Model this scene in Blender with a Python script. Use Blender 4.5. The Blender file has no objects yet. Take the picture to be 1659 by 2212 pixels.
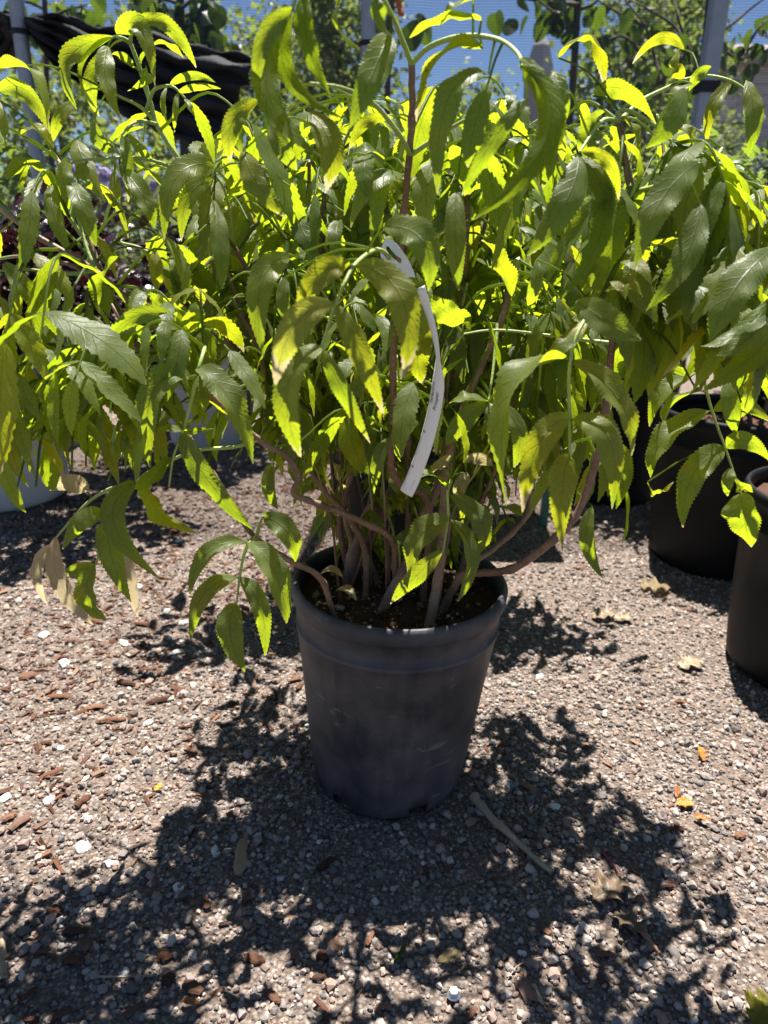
import bpy, math, random
import numpy as np
from mathutils import Vector, Matrix

random.seed(7)
rng = np.random.default_rng(7)
scene = bpy.context.scene
COL = scene.collection
R = math.radians

# ------------------------------------------------------------------ camera
CAM = Vector((0.0, -0.86, 0.727))
PITCH, ROLL = R(20.7), R(1.3)
FPX = 1563.0                       # focal length in units of a 1659 x 2212 picture
fw = Vector((0, math.cos(PITCH), -math.sin(PITCH)))
rt0 = Vector((1, 0, 0))
up0 = rt0.cross(fw)
rt = rt0 * math.cos(ROLL) + up0 * math.sin(ROLL)
up = up0 * math.cos(ROLL) - rt0 * math.sin(ROLL)
cd = bpy.data.cameras.new('camera')
cam = bpy.data.objects.new('camera', cd)
COL.objects.link(cam)
M3 = Matrix((rt, up, -fw)).transposed()
cam.matrix_world = Matrix.Translation(CAM) @ M3.to_4x4()
cd.sensor_fit = 'VERTICAL'
cd.sensor_height = 36.0
cd.lens = 36.0 * FPX / 2212.0
cd.clip_start, cd.clip_end = 0.02, 500
cd.dof.use_dof = True
cd.dof.focus_distance = 0.80
cd.dof.aperture_fstop = 6.5
scene.camera = cam

# ------------------------------------------------------------------ light
SUN_EL, SUN_AZ = R(70), R(6)       # azimuth measured from +Y towards +X
world = bpy.data.worlds.new('World')
scene.world = world
world.use_nodes = True
wn = world.node_tree
bgn = wn.nodes['Background']
sky = wn.nodes.new('ShaderNodeTexSky')
sky.sky_type = 'NISHITA'
sky.sun_disc = False
sky.sun_elevation = SUN_EL
sky.sun_rotation = SUN_AZ
sky.air_density = 0.58
sky.dust_density = 0.05
sky.ozone_density = 3.2
wn.links.new(sky.outputs[0], bgn.inputs[0])
bgn.inputs[1].default_value = 0.05
sd = bpy.data.lights.new('sun', 'SUN')
sd.energy = 5.0
sd.angle = R(0.53)
sd.color = (1.0, 0.955, 0.88)
so = bpy.data.objects.new('sun', sd)
COL.objects.link(so)
sdir = Vector((math.sin(SUN_AZ) * math.cos(SUN_EL), math.cos(SUN_AZ) * math.cos(SUN_EL), math.sin(SUN_EL)))
so.rotation_euler = sdir.to_track_quat('Z', 'Y').to_euler()
so.location = (0, 0, 6)
vs = scene.view_settings
vs.view_transform = 'Standard'
vs.look = 'None'
vs.exposure = 1.62
vs.gamma = 1.0
vs.use_curve_mapping = False
scene.cycles.max_bounces = 10
scene.cycles.transparent_max_bounces = 24
scene.cycles.transmission_bounces = 8
scene.cycles.diffuse_bounces = 5

# ------------------------------------------------------------------ helpers
def ray(u, v):
    return fw * FPX + rt * (u - 829.5) - up * (v - 1106.0)

def P(u, v, y):
    """the point of the plane Y = y that lies at picture position u, v"""
    d = ray(u, v)
    return CAM + d * ((y - CAM.y) / d.y)

def G(u, v, z=0.0):
    d = ray(u, v)
    return CAM + d * ((z - CAM.z) / d.z)

def proj(p):
    d = Vector(p) - CAM
    w = d.dot(fw)
    if w < 0.03:
        return (-9999, -9999, w)
    return (829.5 + FPX * d.dot(rt) / w, 1106.0 - FPX * d.dot(up) / w, w)

def gh(x, y):
    """height of the ground"""
    return (0.004 * np.sin(x * 5.1 + 1.3) * np.sin(y * 6.3 + .4) + 0.003 * np.sin(x * 11.7 + y * 7.9) + 0.002 * np.sin(y * 17.3 - x * 13.1 + 2)) * np.exp(-(np.maximum(np.hypot(x, y) - 2.0, 0)) ** 2 * .3) * np.clip((np.hypot(x - .013, y) - .10) * 8, 0, 1)

def link(o, parent=None):
    COL.objects.link(o)
    if parent is not None:
        o.parent = parent
        if parent.type == 'EMPTY':
            o.location = -parent.location
    return o

def np_mesh(name, V, F, mats, uv=None, col=None, smooth=True, mi=None):
    """mesh from vertex array and list/array of equally long faces (or a list of several such arrays)"""
    me = bpy.data.meshes.new(name)
    V = np.asarray(V, dtype=np.float32)
    Fs = F if isinstance(F, list) else [F]
    Fs = [np.asarray(f, dtype=np.int32) for f in Fs if len(f)]
    loops = np.concatenate([f.ravel() for f in Fs])
    tot = np.concatenate([np.full(len(f), f.shape[1], dtype=np.int32) for f in Fs])
    start = np.concatenate([[0], np.cumsum(tot)[:-1]]).astype(np.int32)
    me.vertices.add(len(V))
    me.vertices.foreach_set('co', V.ravel())
    me.loops.add(len(loops))
    me.loops.foreach_set('vertex_index', loops)
    me.polygons.add(len(tot))
    me.polygons.foreach_set('loop_start', start)
    me.polygons.foreach_set('loop_total', tot)
    me.polygons.foreach_set('use_smooth', np.full(len(tot), bool(smooth)))
    if mi is not None:
        me.polygons.foreach_set('material_index', np.asarray(mi, dtype=np.int32))
    if uv is not None:
        l = me.uv_layers.new(name='UVMap')
        l.data.foreach_set('uv', np.asarray(uv, dtype=np.float32)[loops].ravel())
    if col is not None:
        a = me.color_attributes.new('tint', 'FLOAT_COLOR', 'POINT')
        c = np.ones((len(V), 4), dtype=np.float32)
        c[:, :3] = col
        a.data.foreach_set('color', c.ravel())
    for m in (mats if isinstance(mats, (list, tuple)) else [mats]):
        me.materials.append(m)
    me.update(calc_edges=True)
    me.validate()
    return me

def obj(name, me, parent=None, **props):
    o = bpy.data.objects.new(name, me)
    link(o, parent)
    for k, v in props.items():
        o[k] = v
    return o

def tag(o, label, category, group=None):
    o['label'] = label
    o['category'] = category
    if group:
        o['group'] = group
    return o

def thing(name, loc, label, category, group=None):
    o = bpy.data.objects.new(name, None)
    o.empty_display_size = .05
    COL.objects.link(o)
    o.location = Vector(loc)
    return tag(o, label, category, group)

def lathe(profile, seg=64, cx=0, cy=0, cz=0):
    prof = np.asarray(profile, float)
    n = len(prof)
    a = np.arange(seg) * 2 * np.pi / seg
    V = np.zeros((n, seg, 3))
    V[:, :, 0] = cx + prof[:, 0:1] * np.cos(a)
    V[:, :, 1] = cy + prof[:, 0:1] * np.sin(a)
    V[:, :, 2] = cz + prof[:, 1:2]
    i, j = np.meshgrid(np.arange(n - 1), np.arange(seg), indexing='ij')
    k = (j + 1) % seg
    F = np.stack([i * seg + j, i * seg + k, (i + 1) * seg + k, (i + 1) * seg + j], -1)
    return V.reshape(-1, 3), F.reshape(-1, 4)

def resample(pts, n):
    pts = np.asarray([list(p) for p in pts], float)
    if len(pts) < 3:
        t = np.linspace(0, 1, n)[:, None]
        return pts[0] * (1 - t) + pts[-1] * t
    # Catmull-Rom, then even spacing
    Q = np.vstack([2 * pts[0] - pts[1], pts, 2 * pts[-1] - pts[-2]])
    out = []
    for i in range(1, len(Q) - 2):
        t = np.linspace(0, 1, 12, endpoint=False)[:, None]
        p0, p1, p2, p3 = Q[i - 1], Q[i], Q[i + 1], Q[i + 2]
        out.append(.5 * (2 * p1 + (p2 - p0) * t + (2 * p0 - 5 * p1 + 4 * p2 - p3) * t ** 2 + (3 * p1 - p0 - 3 * p2 + p3) * t ** 3))
    out.append(pts[-1:])
    c = np.vstack(out)
    s = np.concatenate([[0], np.cumsum(np.linalg.norm(np.diff(c, axis=0), axis=1))])
    q = np.linspace(0, s[-1], n)
    return np.stack([np.interp(q, s, c[:, k]) for k in range(3)], 1)

def tube(path, rad, seg=7, cap=True, wob=0.0):
    """path (n,3), rad scalar or (n,) -> V, [quads, caps]"""
    path = np.asarray(path, float)
    n = len(path)
    rad = np.broadcast_to(np.asarray(rad, float), (n,))
    T = np.gradient(path, axis=0)
    T /= np.linalg.norm(T, axis=1)[:, None] + 1e-9
    ref = np.array([0.31, 0.17, 0.93]) if abs(T[0][2]) < .8 else np.array([.9, .3, .1])
    A = np.cross(T, ref)
    A /= np.linalg.norm(A, axis=1)[:, None] + 1e-9
    B = np.cross(T, A)
    a = np.arange(seg) * 2 * np.pi / seg
    V = path[:, None, :] + rad[:, None, None] * (A[:, None, :] * np.cos(a)[None, :, None] + B[:, None, :] * np.sin(a)[None, :, None])
    if wob:
        V += rng.normal(0, wob, V.shape)
    i, j = np.meshgrid(np.arange(n - 1), np.arange(seg), indexing='ij')
    k = (j + 1) % seg
    F = np.stack([i * seg + j, i * seg + k, (i + 1) * seg + k, (i + 1) * seg + j], -1).reshape(-1, 4)
    V = V.reshape(-1, 3)
    return V, F

class Bag:
    """collects pieces into one mesh"""
    def __init__(s):
        s.V, s.Q, s.T, s.C, s.U, s.n = [], [], [], [], [], 0
    def add(s, V, F, col=(0, 0, 0), uv=None):
        V = np.asarray(V, float); F = np.asarray(F)
        (s.Q if F.shape[1] == 4 else s.T).append(F + s.n)
        s.V.append(V); s.n += len(V)
        c = np.asarray(col, float)
        s.C.append(np.broadcast_to(c, (len(V), 3)))
        s.U.append(np.zeros((len(V), 2)) if uv is None else uv)
    def mesh(s, name, mats, smooth=True):
        Fs = []
        if s.Q: Fs.append(np.concatenate(s.Q))
        if s.T: Fs.append(np.concatenate(s.T))
        return np_mesh(name, np.concatenate(s.V), Fs, mats, uv=np.concatenate(s.U), col=np.concatenate(s.C), smooth=smooth)

def box(sx, sy, sz):
    V = np.array([[x, y, z] for z in (-.5, .5) for y in (-.5, .5) for x in (-.5, .5)], float) * (sx, sy, sz)
    F = np.array([[0, 2, 3, 1], [4, 5, 7, 6], [0, 1, 5, 4], [2, 6, 7, 3], [0, 4, 6, 2], [1, 3, 7, 5]])
    return V, F

# ------------------------------------------------------------------ materials
def new_mat(name):
    m = bpy.data.materials.new(name)
    m.use_nodes = True
    nt = m.node_tree
    return m, nt, nt.nodes['Principled BSDF']

def N(nt, kind, **kw):
    n = nt.nodes.new(kind)
    for k, v in kw.items():
        if k.startswith('i_'):
            n.inputs[int(k[2:])].default_value = v
        else:
            setattr(n, k, v)
    return n

def ramp(nt, src, stops):
    r = nt.nodes.new('ShaderNodeValToRGB')
    e = r.color_ramp.elements
    while len(e) < len(stops):
        e.new(.5)
    for x, (p, c) in zip(e, stops):
        x.position = p
        x.color = (*c, 1) if len(c) == 3 else c
    nt.links.new(src, r.inputs[0])
    return r.outputs[0]

def mixc(nt, fac, a, b, mode='MIX'):
    m = nt.nodes.new('ShaderNodeMix')
    m.data_type = 'RGBA'
    m.blend_type = mode
    for i, s in ((0, fac), (6, a), (7, b)):
        if isinstance(s, (int, float)):
            m.inputs[i].default_value = s
        elif isinstance(s, tuple):
            m.inputs[i].default_value = (*s, 1)
        else:
            nt.links.new(s, m.inputs[i])
    return m.outputs[2]

def mth(nt, op, a, b=None, c=None):
    m = nt.nodes.new('ShaderNodeMath')
    m.operation = op
    for i, s in enumerate((a, b, c)):
        if s is None:
            continue
        if isinstance(s, (int, float)):
            m.inputs[i].default_value = s
        else:
            nt.links.new(s, m.inputs[i])
    return m.outputs[0]

def noise(nt, scale, detail=4, rough=.55, vec=None):
    n = nt.nodes.new('ShaderNodeTexNoise')
    n.inputs['Scale'].default_value = scale
    n.inputs['Detail'].default_value = detail
    n.inputs['Roughness'].default_value = rough
    if vec is None:
        vec = nt.nodes.new('ShaderNodeTexCoord').outputs['Object']
    nt.links.new(vec, n.inputs['Vector'])
    return n.outputs['Fac']

def leaf_mat(name, dark, light, under, tr_a, tr_b, rough=.42, trans=.55, teeth=9, yellow=(.30, .27, .02), spec=.3):
    """two-sided leaf: tint.r tone (random on fill leaves, painted lit or shaded on placed leaflets), tint.g yellowing, tint.b dead / stalk"""
    m, nt, pb = new_mat(name)
    L = nt.links
    at = N(nt, 'ShaderNodeAttribute', attribute_name='tint')
    sp = N(nt, 'ShaderNodeSeparateColor')
    L.new(at.outputs['Color'], sp.inputs[0])
    leaf_tone, yel, dead = sp.outputs
    uvn = N(nt, 'ShaderNodeUVMap', uv_map='UVMap')
    sx = N(nt, 'ShaderNodeSeparateXYZ')
    L.new(uvn.outputs[0], sx.inputs[0])
    U, Vc = sx.outputs[0], sx.outputs[1]
    av = mth(nt, 'ABSOLUTE', Vc)
    ph = mth(nt, 'MULTIPLY', mth(nt, 'SUBTRACT', U, mth(nt, 'MULTIPLY', av, .17)), teeth * 1.0)
    fr = mth(nt, 'ABSOLUTE', mth(nt, 'SUBTRACT', mth(nt, 'FRACT', ph), .5))
    vein = mth(nt, 'SUBTRACT', 1.0, mth(nt, 'MULTIPLY', fr, 9.0))
    vein = mth(nt, 'MAXIMUM', vein, 0.0)
    mid = mth(nt, 'MAXIMUM', mth(nt, 'SUBTRACT', 1.0, mth(nt, 'MULTIPLY', av, 14.0)), 0.0)
    veins = mth(nt, 'MINIMUM', mth(nt, 'ADD', mth(nt, 'MULTIPLY', vein, .55), mid), 1.0)
    n1 = noise(nt, 26, 4)
    n2 = noise(nt, 140, 3)
    tone = mth(nt, 'ADD', mth(nt, 'MULTIPLY', leaf_tone, .7), mth(nt, 'MULTIPLY', n1, .3))
    base = mixc(nt, tone, dark, light)
    # yellow blotches, where this leaf has them
    yf = mth(nt, 'MULTIPLY', mth(nt, 'SUBTRACT', mth(nt, 'ADD', n1, mth(nt, 'MULTIPLY', yel, .75)), .66), 5.0)
    yf = mth(nt, 'MINIMUM', mth(nt, 'MAXIMUM', yf, 0.0), 1.0)
    yf = mth(nt, 'MULTIPLY', yf, .7)
    base = mixc(nt, yf, base, yellow)
    sv = N(nt, 'ShaderNodeNewGeometry')
    back = sv.outputs['Backfacing']
    top = mixc(nt, mth(nt, 'MULTIPLY', veins, .25), base, light)
    und = mixc(nt, mth(nt, 'MULTIPLY', tone, .5), under, tuple(min(1, c * 1.35) for c in under))
    und = mixc(nt, mth(nt, 'MULTIPLY', yf, .5), und, yellow)
    surf = mixc(nt, back, top, und)
    # dry, bleached tissue
    tipd = mth(nt, 'MULTIPLY', mth(nt, 'GREATER_THAN', mth(nt, 'ADD', mth(nt, 'ADD', U, mth(nt, 'MULTIPLY', av, .12)), mth(nt, 'MULTIPLY', n1, .35)), mth(nt, 'SUBTRACT', 1.27, mth(nt, 'MULTIPLY', yel, .22))), .85)
    dead = mth(nt, 'MAXIMUM', dead, tipd)
    dry = mixc(nt, n1, (.22, .15, .08), (.52, .44, .28))
    surf = mixc(nt, dead, surf, dry)
    # brown specks
    vr = nt.nodes.new('ShaderNodeTexVoronoi')
    nt.nodes.remove(vr)
    sn = noise(nt, 70, 3, .7)
    spot = mth(nt, 'GREATER_THAN', sn, mth(nt, 'SUBTRACT', .80, mth(nt, 'MULTIPLY', mth(nt, 'ADD', yel, mth(nt, 'MULTIPLY', dead, .3)), .13)))
    surf = mixc(nt, mth(nt, 'MULTIPLY', spot, .6), surf, (.07, .04, .018))
    L.new(surf, pb.inputs['Base Color'])
    pb.inputs['Roughness'].default_value = rough
    pb.inputs['Specular IOR Level'].default_value = spec
    tc = mixc(nt, tone, tr_a, tr_b)
    tc = mixc(nt, mth(nt, 'MULTIPLY', yf, .8), tc, (.56, .47, .012))
    vo = nt.nodes.new('ShaderNodeTexVoronoi')
    vo.feature = 'DISTANCE_TO_EDGE'
    vo.inputs['Scale'].default_value = 260
    L.new(nt.nodes.new('ShaderNodeTexCoord').outputs['Object'], vo.inputs['Vector'])
    net_ = mth(nt, 'MAXIMUM', mth(nt, 'SUBTRACT', 1.0, mth(nt, 'MULTIPLY', vo.outputs['Distance'], 9.0)), 0.0)
    tc = mixc(nt, mth(nt, 'MULTIPLY', veins, .6), tc, tuple(c * .4 for c in tr_a))
    tc = mixc(nt, mth(nt, 'MULTIPLY', net_, .38), tc, tuple(c * .5 for c in tr_a))
    tc = mixc(nt, mth(nt, 'MULTIPLY', n1, .5), tc, tr_a)
    tc = mixc(nt, dead, tc, (.55, .45, .26))
    tc = mixc(nt, mth(nt, 'MULTIPLY', spot, .85), tc, (.04, .02, .01))
    tb = N(nt, 'ShaderNodeBsdfTranslucent')
    L.new(tc, tb.inputs[0])
    bp = N(nt, 'ShaderNodeBump')
    bp.inputs['Strength'].default_value = .3
    bp.inputs['Distance'].default_value = .0012
    L.new(mth(nt, 'SUBTRACT', mth(nt, 'MULTIPLY', n2, .8), mth(nt, 'ADD', veins, mth(nt, 'MULTIPLY', net_, .12))), bp.inputs['Height'])
    L.new(bp.outputs[0], pb.inputs['Normal'])
    L.new(bp.outputs[0], tb.inputs['Normal'])
    mx = N(nt, 'ShaderNodeMixShader')
    mx.inputs[0].default_value = trans
    L.new(pb.outputs[0], mx.inputs[1])
    L.new(tb.outputs[0], mx.inputs[2])
    L.new(mx.outputs[0], nt.nodes['Material Output'].inputs[0])
    return m

def simple_mat(name, c1, c2, scale=20, rough=.6, bump=.2, bdist=.002, metal=0.0, tint=0.0, spec=.4, detail=5):
    m, nt, pb = new_mat(name)
    L = nt.links
    f = noise(nt, scale, detail)
    f2 = noise(nt, scale * 5, 3)
    col = mixc(nt, mth(nt, 'ADD', mth(nt, 'MULTIPLY', f, .75), mth(nt, 'MULTIPLY', f2, .25)), c1, c2)
    if tint:
        at = N(nt, 'ShaderNodeAttribute', attribute_name='tint')
        k = mixc(nt, mth(nt, 'ADD', mth(nt, 'MULTIPLY', f2, .55), .1), (0.35, .35, .35), (1.3, 1.3, 1.3))
        col = mixc(nt, 1.0, at.outputs['Color'], k, 'MULTIPLY')
    L.new(col, pb.inputs['Base Color'])
    pb.inputs['Roughness'].default_value = rough
    pb.inputs['Metallic'].default_value = metal
    pb.inputs['Specular IOR Level'].default_value = spec
    if bump:
        b = N(nt, 'ShaderNodeBump')
        b.inputs['Strength'].default_value = bump
        b.inputs['Distance'].default_value = bdist
        L.new(f2, b.inputs['Height'])
        L.new(b.outputs[0], pb.inputs['Normal'])
    return m

MLEAF = leaf_mat('elderberry_leaf', (.050, .090, .010), (.12, .165, .034), (.12, .155, .06), (.30, .42, .008), (.52, .60, .020), trans=.64, rough=.42, spec=.26)
MPURPLE = leaf_mat('purple_leaf', (.010, .004, .006), (.034, .010, .015), (.03, .015, .02), (.025, .004, .006), (.05, .008, .008), rough=.2, trans=.25, spec=.6, yellow=(.12, .01, .015))
MGREEN = leaf_mat('green_leaf', (.030, .070, .022), (.075, .13, .045), (.10, .13, .08), (.22, .36, .03), (.42, .55, .07), trans=.42)
MTREE = leaf_mat('tree_leaf', (.035, .065, .025), (.085, .12, .05), (.10, .12, .075), (.26, .36, .05), (.48, .55, .13), trans=.45)
MDARKLEAF = leaf_mat('broad_tree_leaf', (.012, .026, .010), (.035, .06, .02), (.04, .055, .03), (.07, .13, .01), (.36, .56, .03), trans=.35)

def cane_mat():
    m, nt, pb = new_mat('cane_bark')
    L = nt.links
    at = N(nt, 'ShaderNodeAttribute', attribute_name='tint')
    sp = N(nt, 'ShaderNodeSeparateColor')
    L.new(at.outputs['Color'], sp.inputs[0])
    n1 = noise(nt, 45, 5)
    n2 = noise(nt, 380, 3)
    br = ramp(nt, n1, [(.25, (.085, .045, .030)), (.5, (.19, .115, .075)), (.8, (.28, .19, .135))])
    red = mixc(nt, n1, (.085, .030, .018), (.17, .065, .035))
    bark = mixc(nt, sp.outputs[1], br, red)
    vr = nt.nodes.new('ShaderNodeTexVoronoi')
    vr.inputs['Scale'].default_value = 190
    L.new(nt.nodes.new('ShaderNodeTexCoord').outputs['Object'], vr.inputs['Vector'])
    wart = mth(nt, 'LESS_THAN', vr.outputs['Distance'], .22)
    bark = mixc(nt, mth(nt, 'MULTIPLY', wart, .55), bark, (.33, .24, .17))
    grn = mixc(nt, n1, (.20, .28, .06), (.36, .44, .13))
    col = mixc(nt, sp.outputs[0], bark, grn)
    L.new(col, pb.inputs['Base Color'])
    pb.inputs['Roughness'].default_value = .55
    b = N(nt, 'ShaderNodeBump')
    b.inputs['Strength'].default_value = .5
    b.inputs['Distance'].default_value = .0012
    L.new(mth(nt, 'ADD', n2, mth(nt, 'MULTIPLY', wart, .8)), b.inputs['Height'])
    L.new(b.outputs[0], pb.inputs['Normal'])
    return m
MCANE = cane_mat()

def pot_mat(name, c1, c2, dust, dustamt=.5, spec=.4):
    m, nt, pb = new_mat(name)
    pb.inputs['Specular IOR Level'].default_value = spec
    L = nt.links
    tc = nt.nodes.new('ShaderNodeTexCoord').outputs['Object']
    mp = N(nt, 'ShaderNodeMapping')
    mp.inputs['Scale'].default_value = (1, 1, .16)
    L.new(tc, mp.inputs[0])
    n1 = noise(nt, 9, 6, .6)
    n2 = noise(nt, 60, 4, .6, mp.outputs[0])
    n3 = noise(nt, 420, 2)
    base = mixc(nt, n1, c1, c2)
    d = mth(nt, 'MULTIPLY', mth(nt, 'MAXIMUM', mth(nt, 'SUBTRACT', mth(nt, 'ADD', mth(nt, 'MULTIPLY', n1, .8), mth(nt, 'MULTIPLY', n2, .25)), .42), 0.0), 2.2 * dustamt)
    d = mth(nt, 'ADD', d, mth(nt, 'MULTIPLY', mth(nt, 'GREATER_THAN', n3, .66), .12 * dustamt))
    # pale scuffs in short curved strokes
    mp2 = N(nt, 'ShaderNodeMapping')
    mp2.inputs['Scale'].default_value = (1, 1, 5)
    mp2.inputs['Rotation'].default_value = (.15, .1, 0)
    L.new(tc, mp2.inputs[0])
    sc = noise(nt, 16, 6, .7, mp2.outputs[0])
    scf = mth(nt, 'MULTIPLY', mth(nt, 'GREATER_THAN', sc, .62), mth(nt, 'MULTIPLY', mth(nt, 'GREATER_THAN', n1, .5), .5 * dustamt))
    col = mixc(nt, mth(nt, 'MINIMUM', mth(nt, 'ADD', d, scf), .8), base, dust)
    L.new(col, pb.inputs['Base Color'])
    L.new(mth(nt, 'ADD', .42, mth(nt, 'MULTIPLY', n2, .3)), pb.inputs['Roughness'])
    b = N(nt, 'ShaderNodeBump')
    b.inputs['Strength'].default_value = .12
    b.inputs['Distance'].default_value = .001
    L.new(n3, b.inputs['Height'])
    L.new(b.outputs[0], pb.inputs['Normal'])
    return m
MPOT = pot_mat('dusty_pot_plastic', (.013, .016, .025), (.024, .027, .037), (.15, .142, .138), .85)
MBLACKPOT = pot_mat('black_pot_plastic', (.003, .0035, .0045), (.006, .0066, .008), (.05, .047, .045), .2, spec=.2)
MWHITEPOT = pot_mat('white_pot_plastic', (.50, .50, .52), (.58, .58, .60), (.42, .39, .36), .5)
MSOIL = simple_mat('potting_soil', (.018, .011, .007), (.085, .052, .032), 60, .95, 1.0, .004, spec=.1)
MCRUMB = simple_mat('soil_crumbs', (.3, .3, .3), (1, 1, 1), 120, .9, .3, .001, tint=1, spec=.15)
MSTONE = simple_mat('gravel_stone', (.5, .5, .5), (1, 1, 1), 160, .85, .35, .0008, tint=1, spec=.25)
MCHIP = simple_mat('bark_chip', (.5, .5, .5), (1, 1, 1), 220, .85, .7, .0012, tint=1, spec=.15)
MWHITESTONE = simple_mat('white_stone', (.42, .40, .36), (.74, .72, .67), 90, .7, .4, .001)
MWOOD = simple_mat('dry_wood', (.20, .14, .09), (.46, .37, .26), 90, .85, .6, .001)
MSTEEL = simple_mat('galvanised_steel', (.16, .18, .21), (.30, .33, .37), 30, .45, .12, .0006, metal=.35)
MBOLT = simple_mat('zinc_bolt', (.60, .62, .62), (.78, .80, .80), 80, .28, .1, .0003, metal=.9)
MTRUNK = simple_mat('tree_bark', (.045, .034, .026), (.13, .10, .08), 40, .85, .7, .004)
MWALL = simple_mat('house_siding', (.34, .33, .35), (.44, .43, .45), 4, .8, .2, .01)
MROOF = simple_mat('roof_shingle', (.24, .20, .18), (.36, .31, .28), 9, .9, .5, .02)
MTRIM = simple_mat('painted_trim', (.62, .62, .60), (.72, .72, .70), 9, .6, .1, .002)
MTAG = simple_mat('white_tag_film', (.74, .74, .74), (.80, .80, .80), 30, .45, .05, .0005)
MINK = simple_mat('black_ink', (.02, .02, .025), (.03, .03, .035), 30, .6, 0)
MTEAL = simple_mat('teal_plastic', (.006, .075, .07), (.012, .13, .115), 30, .4, .1, .001)
MORANGE = simple_mat('orange_ribbon', (.55, .13, .015), (.65, .18, .03), 30, .5, .1, .001)
MFLOWERL = leaf_mat('lavender_petal', (.36, .33, .55), (.50, .46, .68), (.45, .4, .6), (.4, .36, .6), (.5, .46, .7), trans=.4, rough=.6)
MFLOWERR = leaf_mat('red_petal', (.45, .015, .03), (.62, .05, .06), (.5, .05, .06), (.7, .04, .05), (.9, .1, .08), trans=.45, rough=.5)

def cloth_mat(name, col, alpha, period):
    m, nt, pb = new_mat(name)
    L = nt.links
    tc = nt.nodes.new('ShaderNodeTexCoord').outputs['Object']
    s = N(nt, 'ShaderNodeSeparateXYZ')
    L.new(tc, s.inputs[0])
    wob = mth(nt, 'MULTIPLY', noise(nt, 2.5, 3), period * 3.0)
    fz = mth(nt, 'FRACT', mth(nt, 'DIVIDE', mth(nt, 'ADD', s.outputs[2], wob), period))
    fx = mth(nt, 'FRACT', mth(nt, 'DIVIDE', s.outputs[0], period * .8))
    thr = mth(nt, 'MAXIMUM', mth(nt, 'LESS_THAN', fz, .42), mth(nt, 'MULTIPLY', mth(nt, 'LESS_THAN', fx, .25), .5))
    a = mth(nt, 'MULTIPLY_ADD', thr, alpha, 0.20)
    pb.inputs['Base Color'].default_value = (*col, 1)
    pb.inputs['Roughness'].default_value = .6
    L.new(a, pb.inputs['Alpha'])
    return m
MNET = cloth_mat('shade_net', (.010, .018, .036), .30, .0078)
MNET2 = cloth_mat('shade_net_doubled', (.012, .016, .026), .75, .0085)
MDRAPE = simple_mat('gathered_shade_cloth', (.006, .007, .009), (.016, .018, .022), 30, .8, .4, .002)

# ------------------------------------------------------------------ ground
def ground_mat():
    m, nt, pb = new_mat('dirt_and_fines')
    L = nt.links
    n1 = noise(nt, 3.2, 5, .6)
    n2 = noise(nt, 38, 5, .65)
    n3 = noise(nt, 240, 4, .7)
    c = ramp(nt, n2, [(.28, (.12, .095, .080)), (.5, (.21, .172, .148)), (.75, (.29, .25, .22))])
    c = mixc(nt, mth(nt, 'MULTIPLY', n1, .55), c, (.20, .16, .135))
    gr = ramp(nt, n3, [(.35, (.30, .30, .30)), (.5, (.9, .9, .9)), (.68, (1.7, 1.7, 1.75))])
    c = mixc(nt, .8, c, gr, 'MULTIPLY')
    c = mixc(nt, 1.0, c, (.96, .89, .84), 'MULTIPLY')
    vo = nt.nodes.new('ShaderNodeTexVoronoi')
    vo.inputs['Scale'].default_value = 190
    vo.inputs['Randomness'].default_value = 1.0
    L.new(nt.nodes.new('ShaderNodeTexCoord').outputs['Object'], vo.inputs['Vector'])
    sc_ = N(nt, 'ShaderNodeSeparateColor')
    L.new(vo.outputs['Color'], sc_.inputs[0])
    grit = ramp(nt, sc_.outputs[0], [(.0, (.10, .09, .085)), (.35, (.22, .18, .16)), (.7, (.37, .30, .26)), (1.0, (.50, .45, .41))])
    edge = ramp(nt, vo.outputs['Distance'], [(.25, (1, 1, 1)), (.62, (.35, .33, .31))])
    grit = mixc(nt, 1.0, grit, edge, 'MULTIPLY')
    c = mixc(nt, mth(nt, 'MINIMUM', mth(nt, 'MAXIMUM', mth(nt, 'MULTIPLY', mth(nt, 'SUBTRACT', n2, .36), 4.0), .15), .8), c, grit)
    L.new(c, pb.inputs['Base Color'])
    pb.inputs['Roughness'].default_value = .95
    pb.inputs['Specular IOR Level'].default_value = .15
    b = N(nt, 'ShaderNodeBump')
    b.inputs['Strength'].default_value = .9
    b.inputs['Distance'].default_value = .004
    L.new(mth(nt, 'SUBTRACT', mth(nt, 'ADD', n3, mth(nt, 'MULTIPLY', n2, .8)), vo.outputs['Distance']), b.inputs['Height'])
    L.new(b.outputs[0], pb.inputs['Normal'])
    return m
MGROUND = ground_mat()
ax = np.concatenate([-np.geomspace(90, 1.6, 14), np.linspace(-1.5, 1.5, 121), np.geomspace(1.6, 90, 14)])
ay = np.concatenate([-np.geomspace(20, 1.1, 8), np.linspace(-1.0, 2.2, 129), np.geomspace(2.4, 140, 16)])
X, Y = np.meshgrid(ax, ay, indexing='ij')
Z = gh(X, Y)
n, k = X.shape
i, j = np.meshgrid(np.arange(n - 1), np.arange(k - 1), indexing='ij')
F = np.stack([i * k + j, (i + 1) * k + j, (i + 1) * k + j + 1, i * k + j + 1], -1).reshape(-1, 4)
obj('ground', np_mesh('ground', np.stack([X, Y, Z], -1).reshape(-1, 3), F, MGROUND), kind='structure')

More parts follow.
